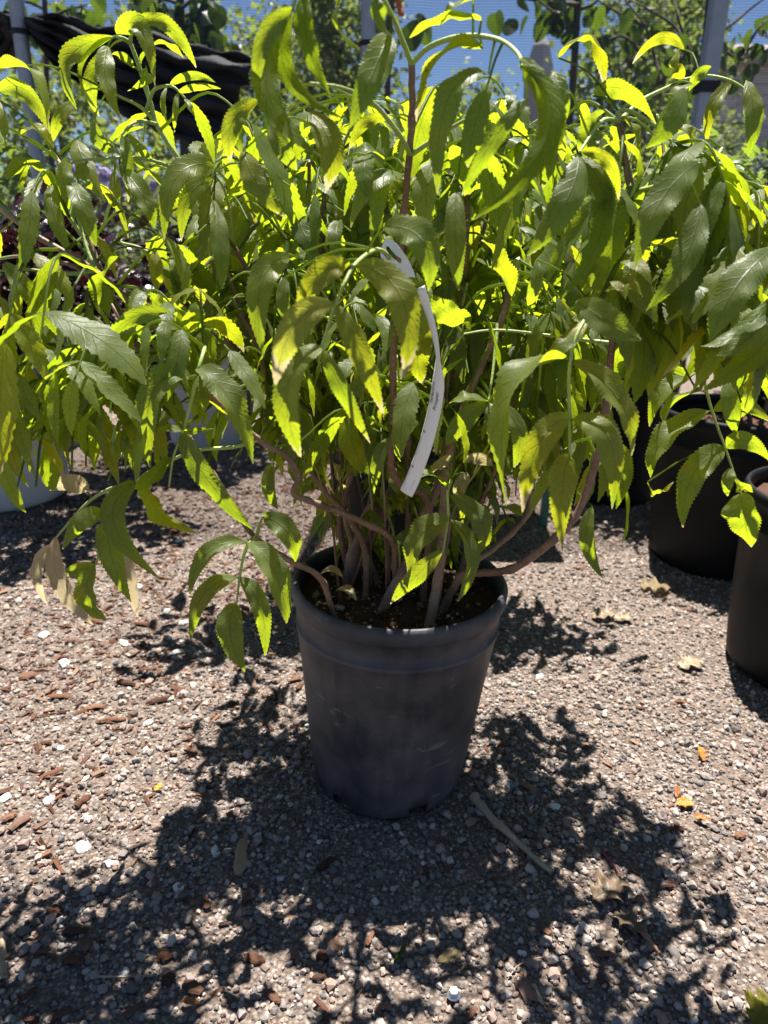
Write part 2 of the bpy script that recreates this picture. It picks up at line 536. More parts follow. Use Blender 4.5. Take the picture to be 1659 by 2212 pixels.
# icosahedron for stones
ph = (1 + 5 ** .5) / 2
ICO_V = np.array([[-1, ph, 0], [1, ph, 0], [-1, -ph, 0], [1, -ph, 0], [0, -1, ph], [0, 1, ph], [0, -1, -ph], [0, 1, -ph], [ph, 0, -1], [ph, 0, 1], [-ph, 0, -1], [-ph, 0, 1]], float) / math.hypot(1, ph)
ICO_F = np.array([[0, 11, 5], [0, 5, 1], [0, 1, 7], [0, 7, 10], [0, 10, 11], [1, 5, 9], [5, 11, 4], [11, 10, 2], [10, 7, 6], [7, 1, 8], [3, 9, 4], [3, 4, 2], [3, 2, 6], [3, 6, 8], [3, 8, 9], [4, 9, 5], [2, 4, 11], [6, 2, 10], [8, 6, 7], [9, 8, 1]])
CUB_V = np.array([[x, y, z] for z in (-1, 1) for y in (-1, 1) for x in (-1, 1)], float) * .62
CUB_F = np.array([[0, 2, 3], [0, 3, 1], [4, 5, 7], [4, 7, 6], [0, 1, 5], [0, 5, 4], [2, 6, 7], [2, 7, 3], [0, 4, 6], [0, 6, 2], [1, 3, 7], [1, 7, 5]])

def vnoise(x, y, s, seed=0):
    r = np.random.default_rng(seed)
    out = 0
    for q in range(5):
        a = r.uniform(0, 6.28); f = s * r.uniform(.7, 1.9); p = r.uniform(0, 6.28)
        out = out + np.sin((x * math.cos(a) + y * math.sin(a)) * f + p + 1.3 * np.sin((y * math.cos(a) - x * math.sin(a)) * f * .7))
    return out / 5

def scatter(cx, cy, size, proto, aspect, colors, sink=.25, jit=.22, zoff=0.0, hfun=gh):
    """many small solids as one array mesh"""
    n = len(cx)
    PV, PF = proto
    v = PV[None] * (1 + rng.normal(0, jit, (n, len(PV), 1))) + rng.normal(0, jit * .35, (n, len(PV), 3))
    asp = np.stack([np.ones(n), rng.uniform(aspect[0], aspect[1], n), rng.uniform(aspect[2], aspect[3], n)], 1)
    v = v * asp[:, None] * (size / 2)[:, None, None]
    a = rng.uniform(0, 6.283, n)
    tx, ty = rng.normal(0, .22, n), rng.normal(0, .22, n)
    def rot(v, ang, i, j):
        c, s = np.cos(ang)[:, None], np.sin(ang)[:, None]
        vi, vj = v[:, :, i].copy(), v[:, :, j].copy()
        v[:, :, i] = vi * c - vj * s
        v[:, :, j] = vi * s + vj * c
    rot(v, tx, 1, 2); rot(v, ty, 0, 2); rot(v, a, 0, 1)
    h = size * .5 * asp[:, 2]
    v[:, :, 0] += cx[:, None]; v[:, :, 1] += cy[:, None]
    v[:, :, 2] += (hfun(cx, cy) + h * (1 - 2 * sink) + zoff)[:, None]
    f = PF[None] + (np.arange(n) * len(PV))[:, None, None]
    c = np.repeat(colors, len(PV), axis=0)
    return v.reshape(-1, 3), f.reshape(-1, PF.shape[1]), c

def palette(n, cols, w, var=.22):
    cols = np.array(cols)
    c = cols[rng.choice(len(cols), n, p=np.array(w) / sum(w))]
    return np.clip(c * rng.lognormal(0, var, (n, 1)), .01, .9)

GRAVEL = [(.27, .245, .23), (.38, .345, .32), (.48, .43, .39), (.44, .335, .285), (.18, .17, .165), (.56, .51, .46), (.34, .25, .205)]
GW = [24, 24, 10, 17, 14, 3, 11]
V_, F_, C_, off = [], [], [], 0
for (x0, x1, y0, y1, cnt, lo, mu, sg, cap) in ((-.75, .75, -.52, .25, 31000, .0028, .0053, .44, .017), (-1.1, 1.15, .25, .95, 21000, .0032, .0060, .40, .017), (-1.9, 2.0, .95, 2.6, 13000, .006, .011, .3, .022)):
    cx, cy = rng.uniform(x0, x1, cnt), rng.uniform(y0, y1, cnt)
    dens = vnoise(cx, cy, 9, 3) * .6 + vnoise(cx, cy, 26, 4) * .5
    keep = rng.uniform(-.9, .75, cnt) < dens + .38
    keep &= np.hypot(cx - .013, cy) > .112
    left = 1 / (1 + np.exp((cx + .22 + .35 * (.1 - cy)) * 14))
    keep &= rng.uniform(0, 1, cnt) > left * .35
    cx, cy = cx[keep], cy[keep]
    n = len(cx)
    size = np.clip(rng.lognormal(math.log(mu), sg, n), lo, cap)
    v, f, c = scatter(cx, cy, size, (ICO_V, ICO_F), (.62, .98, .45, .85), palette(n, GRAVEL, GW) * (.93, .88, .85), sink=.2, jit=.15)
    V_.append(v); F_.append(f + off); C_.append(c); off += len(v)
gv = obj('gravel', np_mesh('gravel', np.concatenate(V_), np.concatenate(F_), MSTONE, col=np.concatenate(C_), smooth=False), kind='stuff')
tag(gv, 'grey and pinkish crushed gravel covering the nursery ground', 'gravel')

# bark mulch crumbs, thick towards the left and the back
BARK = [(.16, .075, .045), (.23, .12, .075), (.11, .055, .038), (.30, .19, .13), (.19, .11, .08)]
cnt = 34000
cx, cy = rng.uniform(-1.25, 1.0, cnt), rng.uniform(-.5, 1.5, cnt)
wl = 1 / (1 + np.exp((cx + .17 + .45 * (.12 - cy)) * 9)) * np.clip((cy + .42) * 2.2, .12, 1)
keep = rng.uniform(0, 1, cnt) < wl * (.55 + .45 * vnoise(cx, cy, 12, 9)) + .035
keep &= np.hypot(cx - .013, cy) > .125
cx, cy = cx[keep], cy[keep]
n = len(cx)
size = np.clip(rng.lognormal(math.log(.0125), .45, n), .004, .034)
v, f, c = scatter(cx, cy, size, (CUB_V, CUB_F), (.16, .40, .08, .20), palette(n, BARK, [3, 3, 2, 2, 2], .25) * .85, sink=.1, jit=.2, zoff=.0015)
bm_ = obj('bark_mulch', np_mesh('bark_mulch', v, f, MCHIP, col=c, smooth=False), kind='stuff')
tag(bm_, 'reddish brown bark crumbs scattered over the gravel, thickest on the left', 'mulch')

def on_ground(u, v):
    p = G(u, v, .004)
    return Vector((p.x, p.y, float(gh(np.array(p.x), np.array(p.y)))))

def chip_mesh(L, W, H, col, mat=None, jit=.16, n=7):
    """irregular flake: rows of a flattened hexagonal section with ragged ends"""
    V = []
    for q in range(n):
        t = q / (n - 1)
        w = W / 2 * (math.sin(math.pi * (.12 + .76 * t)) ** .6) * random.uniform(.8, 1.15)
        h = H / 2 * random.uniform(.75, 1.2) * (1 if 0 < q < n - 1 else .55)
        x = (t - .5) * L
        bend = -H * .5 * (2 * t - 1) ** 2
        sh = random.uniform(-.12, .12) * W
        for (a, b) in ((-1, -.1), (-.55, .95), (.5, 1), (1, .1), (.6, -.9), (-.6, -1)):
            V.append((x + random.uniform(-1, 1) * L * .03, a * w + sh, b * h + bend + random.uniform(-1, 1) * H * jit))
    F = []
    for q in range(n - 1):
        for s in range(6):
            F.append((q * 6 + s, q * 6 + (s + 1) % 6, (q + 1) * 6 + (s + 1) % 6, (q + 1) * 6 + s))
    b = Bag()
    b.add(V, F, col)
    e = (n - 1) * 6
    b.add([V[s] for s in range(6)], [(3, 2, 1, 0), (5, 4, 3, 0)], col)
    b.add([V[e + s] for s in range(6)], [(0, 1, 2, 3), (0, 3, 4, 5)], col)
    return b.mesh('chip', mat or MCHIP, smooth=False)

def lay(name, me, u, v, ang, label, cat, group=None, lift=.003, tilt=.1):
    o = obj(name, me)
    p = on_ground(u, v)
    o.location = p + Vector((0, 0, lift))
    o.rotation_euler = (random.uniform(-tilt, tilt), random.uniform(-tilt, tilt), ang)
    return tag(o, label, cat, group)

def px2m(u, v, px):
    p = G(u, v)
    return px / FPX * (p - CAM).dot(fw)

# white stones, one by one
STONES = [
 (182, 1830, 33, 'large roundish white stone on sunlit gravel left of the leaf shadow', None),
 (234, 1868, 28, 'white stone just below and right of the largest white stone', None),
 (105, 1726, 33, 'flat white stone beside grey pebbles near the left edge', None),
 (12, 1720, 24, 'flat white stone cut by the left edge of the picture', None),
 (386, 1918, 26, 'angular white stone between leaf shadows, below the curled shadow', None),
 (466, 1836, 24, 'white stone beside the pale wooden splint in the shadow', None),
 (266, 2097, 24, 'pitted grey white stone in the shade at bottom left, by a thin stalk', None),
 (1198, 1741, 26, 'cream pebble right of the grey nursery pot near the wood splinter', None),
 (1165, 1459, 20, 'cream pebble in the dappled shade right of the grey pot', None),
 (1622, 1867, 24, 'white stone in full sun at the right edge', None),
 (128, 1614, 20, None, 1), (54, 1588, 20, None, 1), (320, 1560, 20, None, 1), (188, 1680, 17, None, 1),
 (137, 1432, 28, None, 2), (267, 1386, 24, None, 2), (95, 1368, 26, None, 2), (397, 1343, 24, None, 2), (363, 1371, 20, None, 2), (382, 1401, 22, None, 2), (360, 1314, 20, None, 2),
 (388, 1169, 18, None, 3), (300, 1266, 22, None, 3), (83, 1294, 18, None, 3), (250, 1240, 14, None, 3),
 (738, 2040, 16, None, 4), (1128, 2050, 18, None, 4), (690, 1812, 15, None, 4), (1392, 1990, 20, None, 4), (1262, 1998, 20, None, 4)]
SG = {1: ('small white stone in the sunny bark strewn strip at far left', 'white stones in the sunny strip at left'),
      2: ('white stone on brown bark chips under the drooping left branch', 'white stones under the left branch'),
      3: ('small pale stone further back under the pale withered leaves', 'pale stones further back on the left'),
      4: ('pale stone among the grey gravel in front of the pot', 'pale stones in the front shade')}
LANDMARKS = [(182, 1830, 'the largest white stone'), (105, 1726, 'the flat white stone at left'), (386, 1918, 'the angular white stone in the shadow'), (266, 2097, 'the pitted white stone'), (519, 1850, 'the wooden splint'),
 (980, 2146, 'the hexagon bolt'), (866, 2056, 'the fallen green leaf'), (974, 2068, 'the curled cream leaf'), (1318, 1935, 'the large dry brown leaf'), (1478, 1738, 'the yellow orange leaf scrap'), (1110, 1810, 'the long broken stem'), (413, 2170, 'the orange brown leaf'), (137, 1432, 'the white stones under the left branch'), (1160, 2150, 'the short thick twig'), (128, 1614, 'the small white stone in the sunny strip'), (320, 1560, 'the small white stone nearest the pot')]
USED = set()
def where(u, v, lead):
    """a label that names the nearest thing one can find"""
    for k, (a, b, nm) in enumerate(sorted(LANDMARKS, key=lambda q: math.hypot(q[0] - u, (q[1] - v) * 1.2))):
        dx, dy = u - a, v - b
        far = 'just' if math.hypot(dx, dy) < 60 else 'some way' if math.hypot(dx, dy) > 130 else ''
        d = ('right' if dx > 0 else 'left') + ' of' if abs(dx) > abs(dy) else ('below' if dy > 0 else 'above')
        s_ = ' '.join(q for q in (lead, far, d, nm) if q)
        if len(s_.split()) <= 16 and s_ not in USED:
            USED.add(s_)
            return s_
for (u, v, px, lab, g) in STONES:
    s = px2m(u, v, px)
    V = ICO_V * (1 + rng.normal(0, .2, (12, 1)))
    # one subdivision for a worn outline
    mid, FF, VV = {}, [], [list(q) for q in V]
    def mp_(a, b):
        kx = (min(a, b), max(a, b))
        if kx not in mid:
            q = (V[a] + V[b]) / 2
            VV.append(list(q / np.linalg.norm(q) * (np.linalg.norm(V[a]) + np.linalg.norm(V[b])) / 2 * random.uniform(.86, 1.06)))
            mid[kx] = len(VV) - 1
        return mid[kx]
    for a, b, c in ICO_F:
        ab, bc, ca = mp_(a, b), mp_(b, c), mp_(c, a)
        FF += [(a, ab, ca), (b, bc, ab), (c, ca, bc), (ab, bc, ca)]
    VV = np.array(VV) * (s / 2 * 1.05, s / 2 * random.uniform(.68, .95), s / 2 * random.uniform(.3, .5))
    me = np_mesh('white_stone', VV, np.array(FF), MWHITESTONE, smooth=False)
    lay('white_stone', me, u, v, random.uniform(0, 6.28), lab or where(u, v, {1: 'small white stone in the sunny strip', 2: 'white stone under the left branch', 3: 'pale stone further back', 4: 'pale stone'}[g]), 'stone', 'white stones on the gravel' if lab else SG[g][1], lift=s * .1, tilt=.2)

# bark chips large enough to pick out
CHIPS = [(44, 1774, 55, 24, 1.1), (180, 1730, 42, 16, 1.2), (108, 1676, 58, 12, .5), (20, 1765, 30, 18, .9), (116, 1969, 36, 20, -.3), (182, 2047, 34, 26, .6),
 (160, 2016, 52, 20, .05), (160, 2076, 46, 20, -.1), (445, 1953, 34, 16, -1.0), (533, 1937, 26, 14, 1.3), (354, 2065, 32, 24, .4), (415, 2131, 52, 24, -.4),
 (360, 2115, 26, 22, 1.5), (547, 2067, 50, 18, -.2), (100, 1604, 24, 12, .1), (205, 1525, 44, 14, .3), (130, 1500, 48, 14, .2), (240, 1555, 60, 12, .25), (340, 1510, 50, 16, .3),
 (270, 1470, 46, 14, -.2), (60, 1460, 44, 16, .3), (320, 1440, 40, 12, .4), (160, 1385, 36, 12, .2), (205, 1340, 40, 10, -.3), (310, 1345, 44, 12, -.2), (175, 1535, 30, 12, .9),
 (722, 2033, 42, 30, -.3), (697, 2057, 26, 20, .1), (640, 2060, 30, 14, -1.2), (690, 2105, 30, 12, .1), (826, 2170, 36, 14, .2), (1090, 1610, 30, 12, .3), (1140, 1700, 36, 14, -.4),
 (1250, 2095, 44, 12, -.9), (1382, 1945, 22, 14, .3), (1440, 1915, 34, 12, -.2), (1462, 1792, 30, 14, .2), (1600, 1800, 30, 16, .5), (1310, 2060, 50, 14, .1), (1180, 2010, 30, 18, -.5),
 (1265, 1608, 26, 10, -.3), (1020, 2180, 30, 12, .7), (590, 2150, 40, 16, -.6), (60, 2150, 44, 14, .8), (130, 2190, 50, 16, .4), (290, 2180, 40, 16, 1.0), (700, 2190, 36, 12, -.6)]
for (u, v, l, w, a) in CHIPS:
    Lm, Wm = px2m(u, v, l), px2m(u, v, w)
    c = palette(1, BARK, [3, 3, 1, 1, 2], .2)[0]
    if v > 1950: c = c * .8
    side = ('lying in the sunny strip left of the pot' if u < 420 and v < 1800 else 'in the dappled shade at bottom left' if u < 600 else 'on the gravel in front of the pot' if u < 1050 else 'on the gravel right of the pot')
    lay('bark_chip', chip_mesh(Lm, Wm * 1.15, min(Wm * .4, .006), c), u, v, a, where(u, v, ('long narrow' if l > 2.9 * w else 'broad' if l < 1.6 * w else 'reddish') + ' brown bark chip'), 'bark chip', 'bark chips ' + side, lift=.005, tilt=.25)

# wooden splints and sticks
def stick(pts, r, label, cat, name='dry_stick', mat=None, group=None, flat=1.0):
    pp = [on_ground(u, v) + Vector((0, 0, r + z)) for (u, v, z) in pts]
    c = resample(pp, 14)
    n = len(c)
    rad = r * (np.linspace(1, .45, n)) * (1 + rng.normal(0, .08, n))
    V, F = tube(c, rad, 6, wob=r * .08)
    o = obj(name, np_mesh(name, V, F, mat or MWOOD))
    return tag(o, label, cat, group)
me = chip_mesh(px2m(519, 1850, 100), px2m(519, 1850, 30), .006, (.42, .30, .19), n=6)
lay('wooden_splint', me, 520, 1850, R(97), 'flat pale wooden splint lying in the shadow left of the pot', 'splint', lift=.005, tilt=.03)
stick([(1022, 1728, .004), (1060, 1775, .005), (1105, 1815, .004), (1150, 1855, .002), (1192, 1892, .001)], .0062, 'long grey broken stem lying on gravel right of the pot base', 'stick')
stick([(195, 2108, 0), (250, 2112, .003), (330, 2106, 0)], .0012, 'thin dry stalk lying past the pitted stone at bottom left', 'stick', name='dry_stalk')
stick([(1150, 2128, .004), (1175, 2165, .002)], .004, 'short thick twig beside a round bark chip at the bottom', 'stick', name='dry_twig')
stick([(1300, 1845, .002), (1320, 1868, .004), (1340, 1893, .001)], .0016, 'thin crimson leaf stalk on the gravel right of the pot', 'stalk', name='red_stalk', mat=simple_mat('red_stalk', (.20, .02, .05), (.32, .05, .08), 60, .5, .1))
stick([(1232, 2050, 0), (1130, 2075, .003), (1095, 2110, .001)], .0010, 'thin dark twig below the dry brown leaf', 'stick', name='thin_twig')
stick([(1380, 2010, .003), (1425, 2062, .002)], .0035, 'reddish wood sliver below the dry brown leaf', 'stick', name='wood_sliver', mat=simple_mat('red_sliver', (.20, .09, .05), (.36, .20, .13), 80, .8, .4))
stick([(-8, 2060, .01), (10, 2140, .004)], .011, 'grey weathered wood piece cut by the left edge at bottom', 'wood piece', name='weathered_wood')
lay('bark_chip', chip_mesh(px2m(1143, 2130, 46), px2m(1143, 2130, 60), .010, (.24, .15, .11)), 1143, 2128, .5, 'round cupped brown bark chip at the bottom right of the pot', 'bark chip', 'bark chips on the gravel right of the pot', lift=.006)

# hexagon bolt
bx = thing('hex_bolt', on_ground(980, 2146), 'small shiny zinc hexagon bolt head lying on the gravel in front', 'bolt')
s = px2m(980, 2146, 28)
p0 = bx.location
V, F = lathe([(.0001, .0), (s * .50, .0), (s * .52, .0012), (s * .50, .0022), (s * .3, .003)], 32)
fl = obj('flange', np_mesh('flange', V + np.array([p0.x, p0.y, p0.z + .006]), F, MBOLT), bx)
V, F = lathe([(s * .38, .002), (s * .38, .0065), (s * .33, .008), (s * .0001, .008)], 6)
hd = obj('head', np_mesh('head', V + np.array([p0.x, p0.y, p0.z + .006]), F, MBOLT, smooth=False), bx)

# ------------------------------------------------------------------ leaves
def leaf_arrays(base, mid, tip, hw, Nd, fold=.4, rows=40, serr=.15, curl=.25, rip=.05, stalk=None, wide=False, kx=5, pa=.62, pb_=.92, twist=.5, lob=0.0):
    """one leaflet: spine through base, mid, tip; Nd = where its upper side looks; returns V, F, UV"""
    base, mid, tip = (np.asarray(q, float) for q in (base, mid, tip))
    ctl = 2 * mid - .5 * (base + tip)
    t = np.linspace(0, 1, rows + 1)[:, None]
    S = (1 - t) ** 2 * base + 2 * t * (1 - t) * ctl + t ** 2 * tip
    T = 2 * (1 - t) * (ctl - base) + 2 * t * (tip - ctl)
    T /= np.linalg.norm(T, axis=1)[:, None] + 1e-9
    L = np.sum(np.linalg.norm(np.diff(S, axis=0), axis=1))
    Nd = np.asarray(Nd, float)
    tw = rng.uniform(-twist, twist)
    Nn = Nd[None] - (T @ Nd)[:, None] * T
    Nn /= np.linalg.norm(Nn, axis=1)[:, None] + 1e-9
    W = np.cross(Nn, T)
    a = (t * tw)
    Nn, W = Nn * np.cos(a) + W * np.sin(a), W * np.cos(a) - Nn * np.sin(a)
    tt = t[:, 0]
    prof = np.maximum(tt, 1e-4) ** pa * np.maximum(1 - tt, 1e-4) ** pb_
    prof = prof / prof.max() * (1 + lob * np.sin(tt * 6.283 * 2.6 + 1.0))
    prof[0] = .035; prof[-1] = .0
    xs = np.linspace(-1, 1, kx)
    V = np.zeros((rows + 1, kx, 3)); UV = np.zeros((rows + 1, kx, 2))
    teeth = np.where(np.arange(rows + 1) % 2 == 1, 1.0, 1 - serr)
    phs = rng.uniform(0, 6.28, 2)
    fold_t = fold * (1 - .35 * tt)
    for c, x in enumerate(xs):
        w = prof * hw * abs(x) * (teeth if abs(x) > .9 else 1)
        sg = 1 if x > 0 else -1
        lift = np.sin(fold_t) * w - curl * w * abs(x) ** 2 + (rip * hw * prof * abs(x) * np.sin(tt * 17 + phs[0 if x > 0 else 1] + abs(x) * 2) if x else 0)
        V[:, c] = S + W * (sg * np.cos(fold_t) * w)[:, None] + Nn * np.asarray(lift)[:, None]
        if abs(x) > .9:
            V[:, c] += T * (np.where(np.arange(rows + 1) % 2 == 1, .012, 0) * L)[:, None]
        UV[:, c, 0] = tt; UV[:, c, 1] = x
    i, j = np.meshgrid(np.arange(rows), np.arange(kx - 1), indexing='ij')
    F = np.stack([i * kx + j, i * kx + j + 1, (i + 1) * kx + j + 1, (i + 1) * kx + j], -1).reshape(-1, 4)
    return V.reshape(-1, 3), F, UV.reshape(-1, 2)

def petiole(a, b, r0=.0011, r1=.0008, sag=.0):
    a, b = np.asarray(a, float), np.asarray(b, float)
    m = (a + b) / 2 + np.array([0, 0, np.linalg.norm(b - a) * (.12 - sag)])
    c = resample([a, m, b], 6)
    return tube(c, np.linspace(r0, r1, 6), 5)

def shown(V):
    """rough picture area of a leaf: bounding box area inside the frame"""
    uv = np.array([proj(p)[:2] for p in (V[0], V[len(V) // 3], V[len(V) // 2], V[2 * len(V) // 3], V[-1], V[len(V) // 2 + 2], V[len(V) // 2 - 2])])
    a, b = uv.min(0), uv.max(0)
    a0, b0 = np.clip(a, [0, 0], [1659, 2212]), np.clip(b, [0, 0], [1659, 2212])
    return float(np.prod(b0 - a0))

class Plant:
    """collects leaves of one plant; the largest in view become single parts"""
    def __init__(s, root, mat, limit=295, canes=MCANE):
        s.root, s.mat, s.limit, s.leaves, s.canemat = root, mat, limit, [], canes
    def leaf(s, VFU, tint, stalk=None, first=False, stalk_tint=(.75, 0, .0)):
        b = Bag()
        b.add(VFU[0], VFU[1], tint, VFU[2])
        if stalk is not None:
            b.add(stalk[0], stalk[1], (.95, .0, 0), np.full((len(stalk[0]), 2), .03))
        s.leaves.append((shown(VFU[0]) * (1e6 if first else 1), b))
    def finish(s, name='leaf', mass='small_leaves'):
        s.leaves.sort(key=lambda q: -q[0])
        big = [q for q in s.leaves[:s.limit] if q[0] > 60]
        for q in big:
            obj(name, q[1].mesh(name, s.mat), s.root)
        rest = s.leaves[len(big):]
        if rest:
            bb = Bag()
            for q in rest:
                b = q[1]
                for V, C, U in zip(b.V, b.C, b.U):
                    pass
                V = np.concatenate(b.V); C = np.concatenate(b.C); U = np.concatenate(b.U)
                bb.Q.append(np.concatenate(b.Q) + bb.n); bb.V.append(V); bb.C.append(C); bb.U.append(U); bb.n += len(V)
            obj(mass, bb.mesh(mass, s.mat), s.root, kind='stuff')

VIEWDIR = -fw

# ------------------------------------------------------------------ pots
def pot_profile(H, Rb, Rt, lip=.007, rimh=.024):
    """outer wall from the bottom edge up, over the rim and down inside"""
    return [(Rb * .93, .0), (Rb * .985, .008), (Rb, .022), (Rb + (Rt - Rb) * .16, H * .16), (Rb + (Rt - Rb) * .5, H * .52),
            (Rb + (Rt - Rb) * .80, H * .80), (Rb + (Rt - Rb) * .80 + .0016, H * .803), (Rb + (Rt - Rb) * .82 + .0016, H * .825), (Rb + (Rt - Rb) * .82, H * .828), (Rb + (Rt - Rb) * .86, H - rimh - .002), (Rt - lip * .3, H - rimh), (Rt, H - rimh + .004), (Rt + .001, H - .006), (Rt - .002, H - .001), (Rt - .005, H),
            (Rt - .008, H - .002), (Rt - lip - .004, H - rimh)]

def build_pot(root, cx, cy, H, Rb, Rt, mat, seg=96, soil=None, soil_z=.05, notches=True, lean=(0, 0), soilmat=None):
    prof = pot_profile(H, Rb, Rt)
    V, F = lathe(prof, seg)
    if notches:
        keep = []
        for f in F:
            z = V[f][:, 2].max()
            a = math.degrees(math.atan2(*(V[f].mean(0)[[1, 0]]))) % 60
            if z < .025 and abs((a - 53 + 30) % 60 - 30) < 7.5:
                continue
            keep.append(f)
        F = np.array(keep)
    zlow = gh(np.array(cx), np.array(cy))
    V[:, 0] += cx + lean[0] * V[:, 2]; V[:, 1] += cy + lean[1] * V[:, 2]; V[:, 2] += zlow
    body = obj('nursery_pot', np_mesh('nursery_pot', V, F, mat), root)
    so_ = body.modifiers.new('wall', 'SOLIDIFY')
    so_.thickness = .0022
    so_.offset = -1
    # closed floor and inner wall
    prof2 = [(.001, .016), (Rb * .96, .017), (Rb + (Rt - Rb) * .5 - .003, H * .52), (Rt - .012, H - .03)]
    V, F = lathe(prof2, 48)
    V[:, 0] += cx + lean[0] * V[:, 2]; V[:, 1] += cy + lean[1] * V[:, 2]; V[:, 2] += zlow
    F = F[:, ::-1]
    obj('inner_wall', np_mesh('inner_wall', V, F, mat), body)
    if soil:
        rs = Rb + (Rt - Rb) * (H - soil_z) / H - .004
        rr = np.linspace(0.002, rs, 16)
        a = np.arange(40) * 2 * np.pi / 40
        RR, AA = np.meshgrid(rr, a, indexing='ij')
        x, y = RR * np.cos(AA), RR * np.sin(AA)
        z = H - soil_z + .006 * vnoise(x, y, 60, 5) + .005 * vnoise(x, y, 150, 6) + .012 * np.exp(-(RR / rs * 2) ** 2)
        V = np.stack([x + cx + lean[0] * H, y + cy, z + zlow], -1).reshape(-1, 3)
        i, j = np.meshgrid(np.arange(15), np.arange(40), indexing='ij')
        k = (j + 1) % 40
        F = np.stack([i * 40 + j, (i + 1) * 40 + j, (i + 1) * 40 + k, i * 40 + k], -1).reshape(-1, 4)
        obj('potting_soil', np_mesh('potting_soil', V, F, soilmat or MSOIL), root)
    return body

# ------------------------------------------------------------------ the elderberry in front
POTX = .0135
HP, RBP, RTP = .311, .107, .1405
hero = thing('potted_elderberry', (POTX, 0, 0), 'large bushy elderberry shrub with drooping leaves in a dusty dark grey nursery pot', 'potted shrub')
pot = build_pot(hero, POTX, 0, HP, RBP, RTP, MPOT, soil=True, soil_z=.030, lean=(.03, 0))
SOILZ = HP - .030
# crumbs, perlite and wood bits on the soil
n = 900
r_, a_ = np.sqrt(rng.uniform(0, 1, n)) * .118, rng.uniform(0, 6.283, n)
cx, cy = r_ * np.cos(a_) + POTX + .03 * HP, r_ * np.sin(a_)
v, f, c = scatter(cx, cy, np.clip(rng.lognormal(math.log(.0052), .4, n), .002, .013), (ICO_V, ICO_F), (.5, .95, .4, .8),
                  palette(n, [(.075, .045, .03), (.16, .095, .06), (.30, .20, .14), (.05, .03, .02), (.42, .36, .3)], [4, 4, 2, 3, 1]), sink=.2, jit=.16,
                  hfun=lambda x, y: SOILZ + .006 * vnoise(x - POTX, y, 60, 5) + .012 * np.exp(-(np.hypot(x - POTX - .009, y) / .12 * 2) ** 2))
obj('soil_crumbs', np_mesh('soil_crumbs', v, f, MCRUMB, col=c, smooth=False), hero, kind='stuff')

plant = Plant(hero, MLEAF, 297)
NET = []     # points leaf stalks can spring from (position array)

def cane(pts, r0, r1, young=(1.1, 1.2), red=0.0, name='cane', seg=9, n=None, nodes=True, parent=None):
    c = resample(pts, n or max(10, len(pts) * 7))
    m = len(c)
    if r0 > .003:
        r0, r1 = r0 * .60, r1 * .70
        c[1:-1] += rng.normal(0, .0003, (m - 2, 3))
    t = np.linspace(0, 1, m)
    rad = r0 + (r1 - r0) * t
    if nodes:
        s = np.concatenate([[0], np.cumsum(np.linalg.norm(np.diff(c, axis=0), axis=1))])
        rad = rad * (1 + .32 * np.maximum(0, np.cos(s / .075 * 2 * np.pi)) ** 14) * (1 + rng.normal(0, .025, m))
    V, F = tube(c, rad, seg)
    yg = np.clip((t - young[0]) / max(1e-3, young[1] - young[0]), 0, 1)
    col = np.zeros((m, seg, 3))
    col[:, :, 0] = yg[:, None]
    col[:, :, 1] = red
    e = np.stack([np.arange(seg)])
    b = Bag()
    b.add(V, F, col.reshape(-1, 3))
    tipv = np.vstack([V[-seg:], c[-1:] + (c[-1] - c[-2]) * .25])
    b.add(tipv, np.array([[q, (q + 1) % seg, seg] for q in range(seg)]), (yg[-1], red, 0))
    obj(name, b.mesh(name, MCANE), parent or hero)
    NET.append(c)
    return c

def D(*pts):
    return [P(*p) for p in pts]

def S(dx, dy, z=SOILZ - .012):
    return Vector((POTX + .009 + dx, dy, z))

A = cane([S(.03, -.02)] + D((925, 1095, -.03), (872, 1052, -.05), (846, 1010, -.06), (848, 900, -.08), (850, 780, -.10), (856, 640, -.12), (870, 480, -.14), (884, 345, -.15), (890, 240, -.155), (889, 135, -.16)), .0075, .0042, (1.2, 1.3), .55)
Cc = cane([S(.05, -.04)] + D((993, 1248, -.05), (1040, 1238, -.06), (1106, 1229, -.09), (1189, 1172, -.12), (1249, 1105, -.12), (1286, 1000, -.12), (1306, 910, -.12), (1323, 750, -.12), (1345, 620, -.12), (1363, 500, -.11), (1362, 415, -.11), (1350, 340, -.11), (1338, 262, -.11)), .0085, .0042, (1.2, 1.3), .25)
Dd = cane([S(-.02, .02)] + D((765, 1134, .03), (681, 1031, .03), (620, 850, .03), (560, 640, .03), (515, 549, .03), (480, 493, .03), (443, 427, .03), (400, 363, .03), (340, 270, .03), (307, 160, .03), (281, 92, .03)), .0075, .0032, (.80, .84), .5)
E = cane([S(-.005, -.03)] + D((853, 1222, -.03), (843, 1163, -.04), (773, 1123, -.06), (690, 1090, -.08), (634, 1066, -.09), (645, 1034, -.095), (622, 988, -.10), (560, 950, -.10), (480, 880, -.11), (420, 803, -.11), (350, 725, -.11), (300, 672, -.11), (207, 586, -.11), (80, 510, -.11), (0, 447, -.11), (-50, 400, -.11)), .0068, .0040, (.93, 1.0), .1)
Fc = cane([S(-.075, -.08)] + D((713, 1300, -.085), (688, 1243, -.10), (626, 1211, -.12), (553, 1163, -.13), (515, 1110, -.13), (465, 1030, -.12), (413, 950, -.11), (330, 805, -.09), (257, 672, -.07), (200, 549, -.06), (150, 470, -.06)), .0062, .0030, (.9, 1.0), .1)
cane([S(-.03, -.05)] + D((875, 1222, -.03), (905, 1141, -.02), (941, 1061, 0), (956, 1010, .01), (985, 820, .02), (1000, 640, .05), (1010, 480, .06)), .0125, .0042, (1.2, 1.3), .15, n=40)
